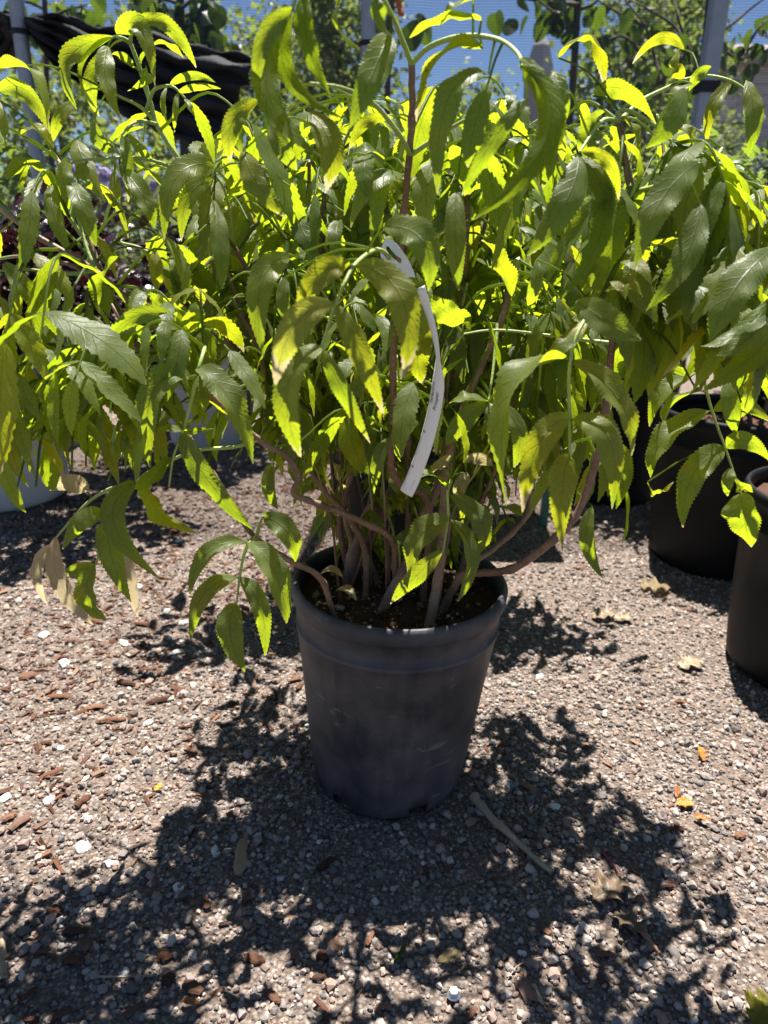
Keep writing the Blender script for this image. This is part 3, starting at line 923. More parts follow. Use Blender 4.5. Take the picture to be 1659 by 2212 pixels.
cane([S(.035, -.075)] + D((949, 1226, -.06), (960, 1097, -.05), (964, 1010, -.04), (1010, 860, -.04), (1080, 700, -.05), (1120, 560, -.06)), .0115, .0042, (.95, 1.0), .05, n=40)
cane([S(-.045, -.02)] + D((791, 1207, -.01), (765, 1134, .0), (681, 1031, .02), (600, 900, .02), (560, 760, .02), (500, 640, .02)), .0075, .0035, (.95, 1), .6)
cane([S(.05, -.02)] + D((1011, 1226, .0), (1066, 1185, .02), (1140, 1110, .04), (1230, 960, .05), (1400, 760, .05), (1480, 640, .05)), .0080, .0035, (.95, 1), .2)
cane([S(.07, .01)] + D((1037, 1094, .03), (1059, 1042, .03), (1090, 960, .03), (1160, 800, .03), (1200, 620, .03)), .0070, .0035, (.95, 1), .2)
cane([S(-.06, .03)] + D((735, 1150, .05), (745, 1060, .05), (735, 960, .06), (700, 800, .08), (670, 480, .10), (668, 350, .10)), .0080, .0032, (1.2, 1.3), .8)
# old stump with a twisted crown of cut shoots at the back left of the pot
cane([S(-.07, .03), S(-.062, .032, SOILZ + .05), S(-.045, .035, SOILZ + .10), S(-.035, .03, SOILZ + .12)], .017, .011, (1.2, 1.3), .1, name='stump', nodes=False, seg=11)
cane([S(-.05, .035, SOILZ + .03), S(-.03, .04, SOILZ + .09), S(-.012, .04, SOILZ + .16), S(-.02, .05, SOILZ + .26)], .009, .005, (1.2, 1.3), .2)
cane([S(-.06, .03, SOILZ + .05), S(-.075, .03, SOILZ + .12), S(-.06, .035, SOILZ + .19), S(-.07, .05, SOILZ + .30)], .007, .004, (1.2, 1.3), .2)
cane([S(-.005, .03), S(-.01, .035, SOILZ + .08), S(-.025, .03, SOILZ + .13), S(-.018, .03, SOILZ + .20)], .0038, .0030, (0, .3), 0)
cane([S(.012, .02), S(.010, .025, SOILZ + .1), S(.006, .03, SOILZ + .2), S(.015, .03, SOILZ + .34)], .0075, .005, (1.2, 1.3), .2)
cane([S(-.095, -.035), S(-.088, -.05, SOILZ + .015), S(-.098, -.045, SOILZ + .04), S(-.12, -.05, SOILZ + .07)], .0042, .003, (1.2, 1.3), .7)
# canes that fill the back of the bush
BACK = [(420, 330, .14), (560, 330, .12), (660, 300, .20), (760, 270, .12), (830, 320, .26), (960, 290, .16), (1050, 330, .22), (1130, 280, .22), (1230, 330, .20), (1430, 430, .16), (1560, 320, .16), (1660, 430, .12),
        (95, 330, .12), (-10, 560, .06), (620, 520, .02), (1100, 560, .05), (720, 600, .05), (1010, 610, .05), (470, 660, .06), (1530, 600, .12), (250, 520, .12), (900, 440, .16), (800, 760, .05), (1180, 780, .06), (560, 800, .08), (1420, 250, .12), (30, 700, .02), (1640, 620, .10), (560, 560, .32), (700, 520, .36), (850, 560, .38), (1000, 520, .36), (1150, 560, .33), (1250, 640, .30), (480, 640, .28), (620, 760, .30), (1100, 780, .30), (860, 760, .25)]
backc = []
MAIN = np.concatenate(NET)
for q, (u, v, y) in enumerate(BACK):
    a = 2.4 * q
    e = P(u, v, y)
    ok = MAIN[(MAIN[:, 2] > SOILZ + .07) & (MAIN[:, 2] < e.z - .10)]
    b0 = Vector(ok[np.argmin(np.linalg.norm(ok - (np.array(e) - np.array([0, 0, .22])), axis=1))])
    m1 = b0.lerp(e, .4) + Vector((0, 0, .05)) + Vector((random.uniform(-.02, .02), random.uniform(-.02, .02), 0))
    backc.append(cane([b0, m1, b0.lerp(e, .75) + Vector((0, 0, .03)), e], .0045, .0026, (.8, .95), random.random(), seg=7, n=22))

# leaf stalks (rachises) that can be followed in the view
RACH = [
 [(887, 335, -.15), (862, 290, -.18), (805, 222, -.22), (740, 190, -.26), (670, 180, -.28)],
 [(887, 335, -.15), (935, 303, -.17), (1000, 262, -.19), (1060, 240, -.21)],
 [(889, 138, -.16), (930, 100, -.18), (1000, 78, -.21), (1075, 85, -.24), (1118, 115, -.28), (1130, 150, -.31)],
 [(889, 138, -.16), (868, 85, -.2), (842, 25, -.24), (815, -15, -.26), (740, -50, -.28), (660, -35, -.28), (630, 20, -.28)],
 [(281, 92, .03), (265, 82, .02), (248, 78, 0)],
 [(281, 92, .03), (285, 70, .01), (295, 52, .0)],
 [(318, 235, .03), (330, 198, .02), (350, 187, .01), (375, 188, .0), (400, 212, 0)],
 [(338, 268, .03), (305, 232, .02), (262, 210, .0), (232, 195, -.01)],
 [(338, 268, .03), (310, 262, .01), (285, 268, -.01), (262, 292, -.02)],
 [(398, 372, .03), (340, 350, .0), (285, 340, -.02), (230, 342, -.04), (165, 348, -.05), (145, 362, -.05)],
 [(443, 427, .03), (455, 395, .0), (466, 362, -.04)],
 [(502, 530, .03), (498, 470, 0), (485, 410, -.03), (466, 380, -.05)],
 [(207, 586, -.11), (140, 592, -.12), (60, 582, -.13), (-5, 585, -.14)],
 [(207, 586, -.11), (185, 530, -.10), (160, 435, -.08), (148, 362, -.06)],
 [(330, 705, -.11), (250, 722, -.12), (167, 741, -.13), (115, 755, -.13), (60, 790, -.13), (15, 860, -.14)],
 [(420, 803, -.11), (333, 776, -.13), (265, 768, -.14), (187, 797, -.14), (133, 855, -.14), (113, 950, -.14)],
 [(420, 803, -.11), (436, 762, -.15), (442, 752, -.18), (430, 795, -.2), (417, 850, -.2), (397, 930, -.2), (375, 985, -.2), (365, 1050, -.2)],
 [(560, 950, -.10), (503, 966, -.11), (417, 975, -.12), (323, 1018, -.12), (298, 1040, -.12), (243, 1112, -.12), (207, 1220, -.12)],
 [(300, 1040, -.12), (240, 1055, -.11), (185, 1090, -.10), (112, 1172, -.10)],
 [(553, 1163, -.13), (540, 1168, -.17), (528, 1195, -.18), (518, 1245, -.18), (511, 1303, -.18)],
 [(553, 1163, -.13), (560, 1135, -.16), (568, 1115, -.17)],
 [(853, 610, -.12), (845, 570, -.16), (828, 543, -.2), (805, 542, -.25), (768, 570, -.31), (745, 610, -.33), (725, 658, -.33), (695, 750, -.33)],
 [(1362, 415, -.11), (1400, 385, -.1), (1445, 365, -.08), (1500, 356, -.08), (1570, 366, -.08), (1600, 385, -.08), (1650, 452, -.08)],
 [(1338, 262, -.11), (1335, 243, -.11), (1360, 240, -.11), (1415, 272, -.11), (1455, 310, -.12)],
 [(1338, 262, -.11), (1385, 218, -.08), (1440, 190, -.06), (1480, 172, -.05), (1530, 164, -.05), (1580, 175, -.06), (1620, 200, -.07)],
 [(1338, 262, -.11), (1300, 262, -.14), (1252, 328, -.2)],
 [(1330, 720, -.12), (1290, 680, -.2), (1262, 692, -.26), (1232, 776, -.28), (1230, 905, -.28), (1231, 985, -.28)],
 [(1350, 565, -.12), (1400, 620, -.1), (1446, 679, -.08), (1499, 746, -.07), (1536, 882, -.06), (1566, 966, -.06), (1600, 1065, -.06)],
 [(1325, 742, -.12), (1210, 728, -.1), (1106, 715, -.1), (1050, 714, -.1), (1000, 722, -.1)],
 [(962, 1015, -.04), (975, 1035, -.09), (967, 1062, -.11), (968, 1120, -.115), (957, 1192, -.115)],
 [(1480, 640, .05), (1560, 600, -.1), (1640, 540, -.2), (1700, 600, -.25)],
 [(1362, 415, -.11), (1420, 400, -.18), (1480, 360, -.22), (1512, 353, -.24)],
 [(1075, 700, -.05), (1065, 800, -.08), (1055, 868, -.1)],
]
for r in RACH:
    cane(D(*r), .0024, .0011, (-1, -.5), 0, name='leaf_stalk', seg=6, nodes=False, n=len(r) * 5)

NETALL = np.concatenate(NET)

# leaflets: base, middle, tip in the picture, y of base and tip, width there, side (t top / u under), tint (tone paints in the lit or shaded look, yellow, dead)
LV = [
 ((245,78),(147,133),(173,245),.0,-.03,44,'t',.9,.25,0), ((246,80),(178,150),(210,235),.0,.0,36,'u',.6,.15,0), ((252,73),(302,62),(335,187),.01,-.03,40,'t',.9,.2,0),
 ((290,52),(362,55),(424,147),.0,.0,42,'t',.9,.3,0), ((305,135),(345,95),(397,125),.02,.05,44,'u',.8,.1,0), ((233,100),(228,170),(262,260),-.01,-.04,42,'t',.2,.35,0),
 ((290,146),(265,122),(240,118),.03,.02,24,'t',.9,0,0), ((295,150),(320,165),(275,197),.03,.02,26,'t',.7,.1,0), ((368,182),(415,163),(465,178),.0,-.01,22,'t',1,0,0), ((385,200),(430,188),(477,192),.0,-.01,18,'t',1,0,0),
 ((360,190),(352,230),(367,277),.0,.0,17,'u',.8,.1,0), ((384,202),(378,245),(377,287),.0,.0,18,'u',.8,.1,0), ((400,213),(412,235),(428,264),.0,.0,17,'u',.8,.1,0),
 ((-5,147),(72,160),(103,282),-.05,-.08,46,'t',.9,.2,0), ((0,197),(58,198),(110,290),-.03,-.06,40,'t',.8,.1,0), ((-4,215),(8,270),(12,322),-.08,-.08,24,'u',.6,.2,0), ((45,292),(85,277),(116,322),-.02,-.03,36,'u',.9,.4,0),
 ((158,222),(128,255),(115,305),.02,.0,34,'t',1,0,0), ((230,112),(196,180),(215,252),.03,.03,40,'t',1,0,0), ((213,235),(210,290),(252,330),.01,-.02,42,'t',.4,.1,0), ((262,294),(276,350),(277,437),-.02,-.03,30,'t',.5,.1,0), ((275,284),(302,322),(336,354),.01,.01,24,'t',.9,0,0),
 ((258,358),(306,420),(334,492),-.03,-.06,44,'t',.5,.05,0), ((248,370),(252,420),(271,480),-.03,-.03,22,'u',.7,.2,0), ((155,395),(178,445),(208,532),-.07,-.10,48,'t',.3,.05,0), ((150,342),(138,385),(146,446),-.06,-.08,42,'t',1,0,0), ((110,400),(118,470),(155,552),-.06,-.09,38,'t',.2,0,0), ((186,350),(180,378),(202,412),-.04,-.04,44,'u',.9,.1,0),
 ((20,388),(58,357),(97,376),-.08,-.07,44,'u',.9,.2,0), ((463,357),(380,385),(355,520),-.05,-.10,56,'t',.9,.25,0), ((460,387),(408,425),(392,522),-.05,-.08,46,'t',.9,.15,0), ((455,425),(455,490),(450,556),-.05,-.08,42,'u',.5,.7,0), ((560,215),(503,265),(498,350),-.15,-.17,52,'t',.9,.5,0),
 ((633,18),(568,95),(560,215),-.28,-.3,50,'t',.9,.2,0), ((612,22),(578,200),(693,337),-.28,-.31,62,'u',.15,0,0), ((628,25),(622,160),(745,257),-.28,-.27,54,'u',.2,0,0), ((662,-12),(665,90),(717,215),-.28,-.28,52,'u',.25,0,0), ((745,-15),(731,50),(778,107),-.28,-.27,46,'u',.6,.2,0), ((842,72),(800,170),(755,277),-.24,-.28,72,'t',.15,.0,0), ((812,-8),(824,40),(849,84),-.26,-.24,34,'t',.2,.1,0),
 ((1040,45),(958,42),(885,82),-.22,-.2,50,'u',.9,.05,0), ((1022,0),(975,22),(948,64),-.22,-.21,40,'u',.9,.05,0), ((1042,106),(948,128),(900,264),-.22,-.22,58,'u',1,.8,0), ((1055,160),(968,215),(945,422),-.23,-.25,68,'t',.3,.2,0), ((1050,195),(1022,290),(1012,362),-.24,-.24,62,'t',.15,.1,0), ((1140,212),(1062,310),(998,422),-.3,-.3,44,'t',.1,0,0), ((1122,140),(1186,290),(1022,475),-.31,-.34,66,'u',.15,0,0), ((1125,125),(1170,180),(1180,258),-.3,-.31,38,'t',.9,.1,0),
 ((665,240),(712,310),(705,412),-.2,-.22,70,'t',.2,.55,0), ((525,325),(555,395),(617,470),-.17,-.2,56,'t',.3,.45,0), ((580,265),(610,320),(641,368),-.19,-.2,48,'t',.4,.3,0), ((850,255),(790,265),(755,322),-.13,-.14,32,'t',.8,.4,0), ((830,345),(785,326),(745,358),-.1,-.1,38,'u',.7,.05,0), ((873,380),(800,397),(757,492),-.14,-.17,54,'t',.5,.35,0), ((905,392),(860,388),(823,432),-.12,-.13,42,'u',.9,.75,0), ((985,415),(984,520),(991,628),-.22,-.24,60,'t',.2,.3,0),
 ((768,572),(868,645),(872,818),-.31,-.34,90,'t',.35,.6,0), ((830,490),(912,520),(925,630),-.28,-.31,86,'t',.35,.05,0), ((755,572),(690,597),(638,682),-.31,-.32,74,'t',.5,.9,0), ((722,660),(640,700),(595,832),-.33,-.35,92,'t',.65,.75,.12), ((697,750),(622,835),(650,988),-.33,-.34,92,'t',.3,.3,0), ((726,658),(778,765),(830,900),-.33,-.34,62,'t',.2,.55,0), ((696,755),(742,850),(800,958),-.33,-.32,46,'t',.15,.3,0),
 ((628,556),(563,615),(570,772),-.22,-.26,72,'t',.8,.15,0), ((618,598),(612,660),(630,702),-.2,-.2,38,'t',.2,.1,0),
 ((1000,697),(960,672),(922,640),-.1,-.1,70,'t',1,0,0), ((925,655),(902,750),(915,832),-.12,-.13,80,'u',.3,.5,0), ((962,882),(1005,858),(1056,868),-.1,-.1,32,'u',.8,.3,0), ((1050,870),(1000,912),(964,962),-.1,-.11,56,'t',.5,.1,0), ((1057,870),(1067,925),(1073,992),-.1,-.11,46,'t',.5,0,0), ((905,915),(863,942),(865,997),-.1,-.1,46,'t',.6,.1,0), ((840,945),(815,1000),(808,1067),-.1,-.1,36,'t',.7,.1,0), ((975,988),(950,1002),(932,1022),-.1,-.1,30,'t',.9,.6,.6), ((1000,998),(1032,990),(1064,1006),-.1,-.1,36,'t',.9,.5,.75), ((1012,1022),(994,1052),(990,1095),-.08,-.08,42,'t',.9,.6,.6),
 ((971,1120),(905,1160),(882,1244),-.115,-.13,74,'t',.95,.25,0), ((957,1192),(902,1242),(843,1305),-.115,-.13,54,'t',.95,.3,0), ((972,1122),(1018,1200),(988,1300),-.115,-.13,44,'t',.6,.1,0), ((972,1070),(1040,1125),(1038,1194),-.11,-.12,54,'t',.5,.2,0), ((967,1055),(915,1026),(876,1080),-.11,-.12,34,'t',.7,.1,0), ((892,1142),(868,1165),(842,1165),-.03,-.03,36,'t',.3,.1,0),
 ((528,1170),(448,1195),(410,1285),-.18,-.2,46,'t',.6,.1,0), ((512,1248),(440,1285),(412,1385),-.18,-.2,52,'t',.6,.3,0), ((511,1303),(498,1370),(531,1453),-.18,-.19,72,'t',.6,.05,0), ((518,1248),(562,1310),(573,1418),-.18,-.19,52,'t',.55,.1,0), ((534,1172),(592,1235),(619,1347),-.18,-.2,72,'t',.6,.05,0), ((568,1115),(622,1150),(638,1214),-.17,-.18,62,'t',.6,.05,0),
 ((395,932),(442,1030),(545,1143),-.2,-.2,58,'t',.2,.0,0), ((425,795),(498,865),(547,1003),-.2,-.22,78,'t',.6,.02,0), ((412,812),(330,850),(325,1012),-.2,-.22,72,'t',.85,.1,0), ((374,990),(325,1082),(430,1153),-.2,-.2,76,'t',.7,.2,0), ((397,932),(365,925),(340,928),-.2,-.2,24,'u',.9,.2,0), ((398,932),(420,930),(446,925),-.2,-.2,20,'t',.5,.1,0),
 ((298,1040),(246,1130),(352,1255),-.12,-.14,66,'t',.3,.02,0), ((243,1118),(238,1190),(284,1302),-.12,-.13,66,'t',.15,.05,0), ((238,1112),(180,1122),(135,1187),-.12,-.13,44,'t',.3,.05,0), ((206,1220),(188,1290),(233,1340),-.12,-.12,52,'t',.4,.3,0), ((123,1160),(128,1255),(202,1350),-.1,-.11,48,'t',.9,.1,1), ((110,1175),(80,1240),(104,1308),-.1,-.1,28,'t',.9,.1,1), ((187,1062),(150,1043),(108,1060),-.1,-.1,54,'t',.7,.4,.9), ((240,1125),(272,1230),(298,1334),-.08,-.08,46,'t',.9,.2,1), ((205,1220),(160,1235),(147,1240),-.11,-.11,40,'t',.5,.3,0),
 ((398,712),(308,680),(212,750),-.15,-.17,50,'t',.75,.0,0), ((205,745),(183,850),(217,944),-.16,-.17,66,'t',.25,.05,0), ((262,768),(200,800),(170,880),-.14,-.15,50,'t',.3,.15,0), ((125,870),(160,930),(222,982),-.14,-.14,42,'u',.3,.1,0), ((122,845),(165,898),(212,950),-.13,-.13,48,'u',.9,.1,0), ((98,840),(73,890),(108,967),-.14,-.15,44,'t',.25,0,0), ((40,880),(22,960),(62,1052),-.14,-.15,48,'t',.2,.15,0), ((-5,930),(18,1040),(56,1107),-.14,-.15,40,'t',.4,.05,0), ((116,930),(108,1000),(116,1062),-.14,-.14,52,'u',.4,.1,0),
 ((247,770),(292,815),(304,897),-.12,-.12,76,'u',.9,.1,0), ((8,570),(65,635),(131,732),-.14,-.15,48,'t',.6,0,0), ((0,640),(30,700),(51,762),-.14,-.15,34,'t',.6,0,0), ((103,750),(62,755),(45,832),-.13,-.13,44,'u',.9,.3,0), ((60,790),(70,860),(78,900),-.12,-.12,40,'u',.9,.4,0), ((257,555),(222,610),(236,682),-.1,-.12,56,'u',.6,.05,0), ((333,540),(338,590),(339,628),-.03,-.03,42,'u',.9,.7,0), ((462,432),(475,520),(480,624),-.06,-.1,46,'t',.3,.3,0), ((400,702),(340,660),(330,640),-.13,-.12,52,'t',.7,0,0), ((398,712),(420,680),(425,655),-.14,-.15,56,'t',.7,0,0),
 ((740,920),(700,990),(722,1068),-.05,-.05,48,'u',.8,.7,0), ((755,880),(762,960),(798,1024),-.08,-.09,60,'u',.5,.3,0), ((720,1000),(735,1060),(730,1120),.05,.05,44,'u',.9,.8,.4),
 ((1228,776),(1105,850),(1095,1095),-.28,-.32,100,'t',.75,.1,0), ((1229,905),(1165,960),(1128,1108),-.28,-.3,80,'t',.6,.75,0), ((1231,984),(1214,1060),(1215,1192),-.28,-.29,78,'t',.4,.6,0), ((1238,905),(1316,950),(1322,1100),-.28,-.3,78,'t',.3,.35,0), ((1240,778),(1340,870),(1364,985),-.26,-.28,68,'t',.25,.3,0), ((1245,650),(1305,690),(1385,735),-.24,-.27,84,'t',.25,.1,0), ((1266,690),(1215,745),(1160,790),-.26,-.27,46,'u',.6,.4,0),
 ((1408,745),(1358,790),(1356,870),-.09,-.1,48,'t',.9,.0,0), ((1460,675),(1440,740),(1398,832),-.08,-.1,48,'u',.9,.8,0), ((1532,888),(1436,945),(1405,1032),-.06,-.09,62,'t',.85,.15,0), ((1566,968),(1495,1030),(1475,1140),-.06,-.08,76,'t',.6,.2,0), ((1600,1065),(1608,1120),(1623,1182),-.06,-.06,84,'t',.75,.1,0), ((1516,845),(1448,882),(1438,955),-.05,-.05,54,'u',.4,.2,0), ((1490,815),(1430,850),(1403,922),-.07,-.08,48,'t',.85,.2,0), ((1488,812),(1455,793),(1423,803),-.07,-.08,26,'t',.9,0,0), ((1573,820),(1580,880),(1588,937),-.06,-.07,52,'t',.4,0,0), ((1592,815),(1614,860),(1600,902),-.06,-.06,44,'t',.9,.1,0), ((1570,968),(1612,952),(1668,1000),-.06,-.08,52,'t',.7,.2,0), ((1540,888),(1600,872),(1668,915),-.04,-.06,46,'t',.7,.2,0), ((1583,1010),(1572,1040),(1572,1072),-.06,-.06,32,'t',.4,.1,0), ((1400,1040),(1420,1062),(1455,1040),-.05,-.05,34,'t',.8,.5,0), ((1588,1040),(1605,1055),(1620,1062),-.06,-.06,36,'t',.9,.4,0),
 ((1668,640),(1605,712),(1513,748),-.23,-.25,44,'u',.2,0,0), ((1668,540),(1590,620),(1535,737),-.23,-.27,84,'t',.2,.05,0), ((1668,680),(1612,735),(1548,768),-.24,-.26,62,'t',.2,0,0), ((1668,720),(1612,780),(1512,848),-.24,-.26,62,'u',.3,.1,0), ((1512,353),(1430,430),(1372,578),-.24,-.28,72,'t',.35,.05,0), ((1512,440),(1478,560),(1395,672),-.22,-.25,68,'t',.2,.05,0), ((1575,400),(1552,480),(1530,578),-.09,-.1,62,'u',.9,.6,0), ((1612,175),(1628,250),(1615,337),-.08,-.1,48,'t',.3,.2,0), ((1580,178),(1538,235),(1528,314),-.06,-.07,34,'t',.6,.6,0),
 ((1206,125),(1278,88),(1306,197),-.08,-.08,58,'u',1,.75,0), ((1478,107),(1425,83),(1366,138),.0,.0,28,'t',.9,.6,0), ((1280,207),(1350,195),(1417,268),-.09,-.1,48,'t',.9,.1,0), ((1340,255),(1374,300),(1360,360),-.1,-.1,48,'u',.9,.7,0), ((1292,243),(1272,290),(1255,335),-.14,-.16,62,'t',1,0,0), ((1253,327),(1314,352),(1336,432),-.2,-.2,40,'t',.9,.5,0), ((1253,335),(1304,410),(1318,508),-.2,-.22,56,'u',.3,.4,0), ((1250,335),(1225,430),(1138,553),-.2,-.24,72,'t',.25,.2,0), ((1262,360),(1304,480),(1213,645),-.2,-.24,58,'u',.2,.0,0), ((1195,260),(1210,300),(1216,347),-.18,-.18,38,'t',1,0,0), ((1195,155),(1212,215),(1216,272),-.18,-.19,48,'t',.2,.1,0), ((1478,190),(1458,255),(1395,320),-.14,-.17,46,'t',.3,0,0), ((1495,180),(1458,205),(1466,228),-.08,-.08,42,'u',.8,0,0), ((1535,145),(1507,165),(1488,197),-.06,-.06,34,'t',.7,0,0), ((1450,300),(1457,370),(1415,447),-.12,-.14,48,'u',.3,.1,0), ((1455,270),(1490,298),(1491,342),-.12,-.12,34,'u',.9,.4,0), ((1478,170),(1460,140),(1467,105),-.05,-.05,34,'u',.9,.5,0),
 ((1280,1095),(1268,1170),(1303,1250),-.02,-.03,44,'t',.4,0,0), ((1330,1000),(1352,1090),(1343,1177),-.1,-.11,50,'u',.5,.15,0), ((1310,960),(1345,1010),(1330,1100),-.16,-.18,60,'u',.2,.1,0),
 ((1105,640),(1075,560),(1040,520),-.1,-.1,54,'u',.8,.4,0), ((1160,560),(1155,620),(1140,660),-.16,-.16,40,'t',.9,0,0), ((1075,870),(1120,930),(1110,1010),-.16,-.18,50,'t',.5,.2,0), ((655,960),(640,1010),(655,1060),-.04,-.04,44,'t',.7,0,0), ((590,1000),(580,1050),(600,1100),-.08,-.08,40,'t',.5,.1,0),
]
for q in LV:
    (b2, m2, t2, yb, yt, wpx, side, tone, yel, dead) = q
    ym = (yb + yt) / 2 - .012
    b3, m3, t3 = P(*b2, yb), P(*m2, ym), P(*t2, yt)
    chord = t3 - b3
    bul = m3 - (b3 + t3) / 2
    cur = bul.length / max(chord.length, 1e-4)
    ka = min(.75, cur * 2.2) * (.35 if tone < .36 else 1)
    vd = (CAM - m3).normalized()
    nd = vd * (1 if side == 't' else -1)
    jit = Vector((random.gauss(0, .22), random.gauss(0, .22), random.gauss(0, .22)))
    Nd = nd * (1 - ka) + (bul.normalized() if bul.length > 1e-4 else Vector((0, 0, 0))) * ka + jit
    Nd.z += (-.45 if side == 't' else .45) * min(1, max(0, tone * 1.6 - .35))
    if tone < .36: Nd.z += .35 if side == 't' else -.35
    Nd.normalize()
    T = chord.normalized()
    Np = (Nd - T * Nd.dot(T)).normalized()
    hw = wpx / 2 / FPX * (m3 - CAM).dot(fw) / max(.68, abs(Np.dot(vd))) * .87
    VFU = leaf_arrays(b3, m3, t3, hw, Nd, fold=random.uniform(.18, .5) + .3 * ka, rows=52, serr=.12, curl=random.uniform(.1, .4), rip=random.uniform(.05, .2), twist=.3, pa=random.uniform(.52, .74), pb_=random.uniform(.8, 1.08))
    d = np.linalg.norm(NETALL - np.array(b3), axis=1)
    k = int(d.argmin())
    st = petiole(NETALL[k], b3) if .002 < d[k] < .16 else None
    plant.leaf(VFU, (tone, yel, dead), st, first=True)

# leaves nobody placed one by one: compound leaves along the canes
TOPLINE = [(0, 330), (120, 320), (240, 300), (430, 300), (560, 250), (680, 200), (900, 215), (1050, 170), (1200, 240), (1380, 260), (1480, 330), (1659, 330)]
LOWLINE = [(0, 1090), (120, 1080), (200, 1040), (330, 1060), (560, 1010), (700, 1075), (760, 1040), (1000, 1040), (1100, 1110), (1330, 1130), (1360, 900), (1500, 860), (1659, 900)]
def inside(p, lo=True):
    u, v, w = proj(p)
    t = np.interp(u, [q[0] for q in TOPLINE], [q[1] for q in TOPLINE])
    l = np.interp(u, [q[0] for q in LOWLINE], [q[1] for q in LOWLINE])
    return v > t and v < l
def gap(p):
    """keep the see-through places and the tag free"""
    u, v, w = proj(p)
    y = p[1]
    if 35 < u < 100 and 150 < v < 350: return True
    if 1490 < u < 1575 and 50 < v < 340: return True
    if u < 300 and 440 < v < 700: return random.random() < .75
    if 170 < u < 330 and 400 < v < 560: return random.random() < .7
    if 150 < u < 480 and 900 < v < 1020: return random.random() < .5
    if 860 < u < 960 and 610 < v < 1075 and y < -.05: return True
    if 820 < u < 900 and 505 < v < 600 and y < -.05: return True
    if 1365 < u < 1440 and 830 < v: return True
    return False

HEROMID = np.array([list(P(*q[1], (q[3] + q[4]) / 2)) for q in LV])
SB_U = [0, 250, 330, 400, 440, 640, 840, 1050, 1280, 1340, 1400, 1560, 1659]
SB_V = [1890, 1870, 1820, 1680, 1470, 1410, 1250, 1340, 1390, 1500, 1750, 1930, 2000]
SUNV = np.array(sdir)
def shades(p):
    """true when a leaflet here would darken ground or a front leaf that is sunlit in the photograph"""
    g = Vector(p) - sdir * (p[2] / sdir.z)
    u, v, w = proj(g)
    if v < np.interp(u, SB_U, SB_V): return True
    if -.75 < g.x < .8 and -.7 < g.y < .45 and vnoise(g.x, g.y, 62, 21) + .5 * vnoise(g.x, g.y, 120, 22) > .20: return True
    r = np.array(p)[None] - HEROMID
    al = r @ SUNV
    pe = np.linalg.norm(r - al[:, None] * SUNV, axis=1)
    return bool(((al > .012) & (pe < .034)).any()) and random.random() < .6

def compound(pl, node, d, sc=1.0, chk=True, pairs=None, ymin=-.2, rows=22, kx=3, gapf=gap, shade=True):
    d = Vector(d).normalized()
    L = random.uniform(.085, .14) * sc
    node = Vector(node)
    p1 = node + d * L * .5 + Vector((0, 0, L * .12))
    p2 = node + d * L * .92 + Vector((0, 0, -L * .22))
    if chk and not (inside(p2) and p2.y > ymin):
        return 0
    if chk and gapf(p2):
        return 0
    rp = resample([node, p1, p2], 12)
    V, F = tube(rp, np.linspace(.0019, .0009, 12), 5)
    sv = Bag(); cnt = 0
    side = d.cross(Vector((0, 0, 1)))
    side = side.normalized() if side.length > 1e-3 else Vector((1, 0, 0))
    pairs = pairs or random.choice([2, 2, 3])
    tone0 = random.uniform(.25, 1.0)
    ye = random.choice([0, 0, 0, 0, .1, .15, .25, .5])
    specs = []
    for q in range(pairs):
        t = .38 + .5 * q / max(1, pairs - 1) if pairs > 1 else .55
        for s in (-1, 1):
            specs.append((rp[int(t * 11)], s))
    specs.append((rp[-1], 0))
    first = True
    for (b, s) in specs:
        b = Vector(b)
        l = random.uniform(.058, .118) * sc
        rd = (p2 - p1).normalized()
        out = (side * s * random.uniform(.65, 1.0) + d * random.uniform(.1, .5) + Vector((random.gauss(0, .15), random.gauss(0, .15), 0)))
        if s == 0: out = rd
        out.normalize()
        droop = random.uniform(.12, 1.0)
        m = b + out * l * (.44 - .22 * droop) + Vector((0, 0, -l * (.10 + .30 * droop)))
        t_ = b + out * l * (.66 - .36 * droop) + Vector((random.gauss(0, .08) * l, random.gauss(0, .08) * l, -l * (.30 + .62 * droop)))
        if chk and (not inside(t_) or (shade and (shades(m) or shades(t_.lerp(m, .4))))): continue
        Nd = out * (.3 + .7 * droop) + Vector((0, 0, 1.1 - droop)) + Vector((random.gauss(0, .4), random.gauss(0, .4), 0))
        VFU = leaf_arrays(b, m, t_, l * random.uniform(.10, .155), Nd, fold=random.uniform(.15, .6), rows=rows, serr=.16, curl=random.uniform(.1, .5), rip=.1, kx=kx, pa=random.uniform(.5, .75), pb_=random.uniform(.8, 1.1))
        pl.leaf(VFU, (min(1, max(0, tone0 + random.gauss(0, .15))), ye, 0), (V, F) if first else None)
        first = False
        cnt += 1
    return cnt

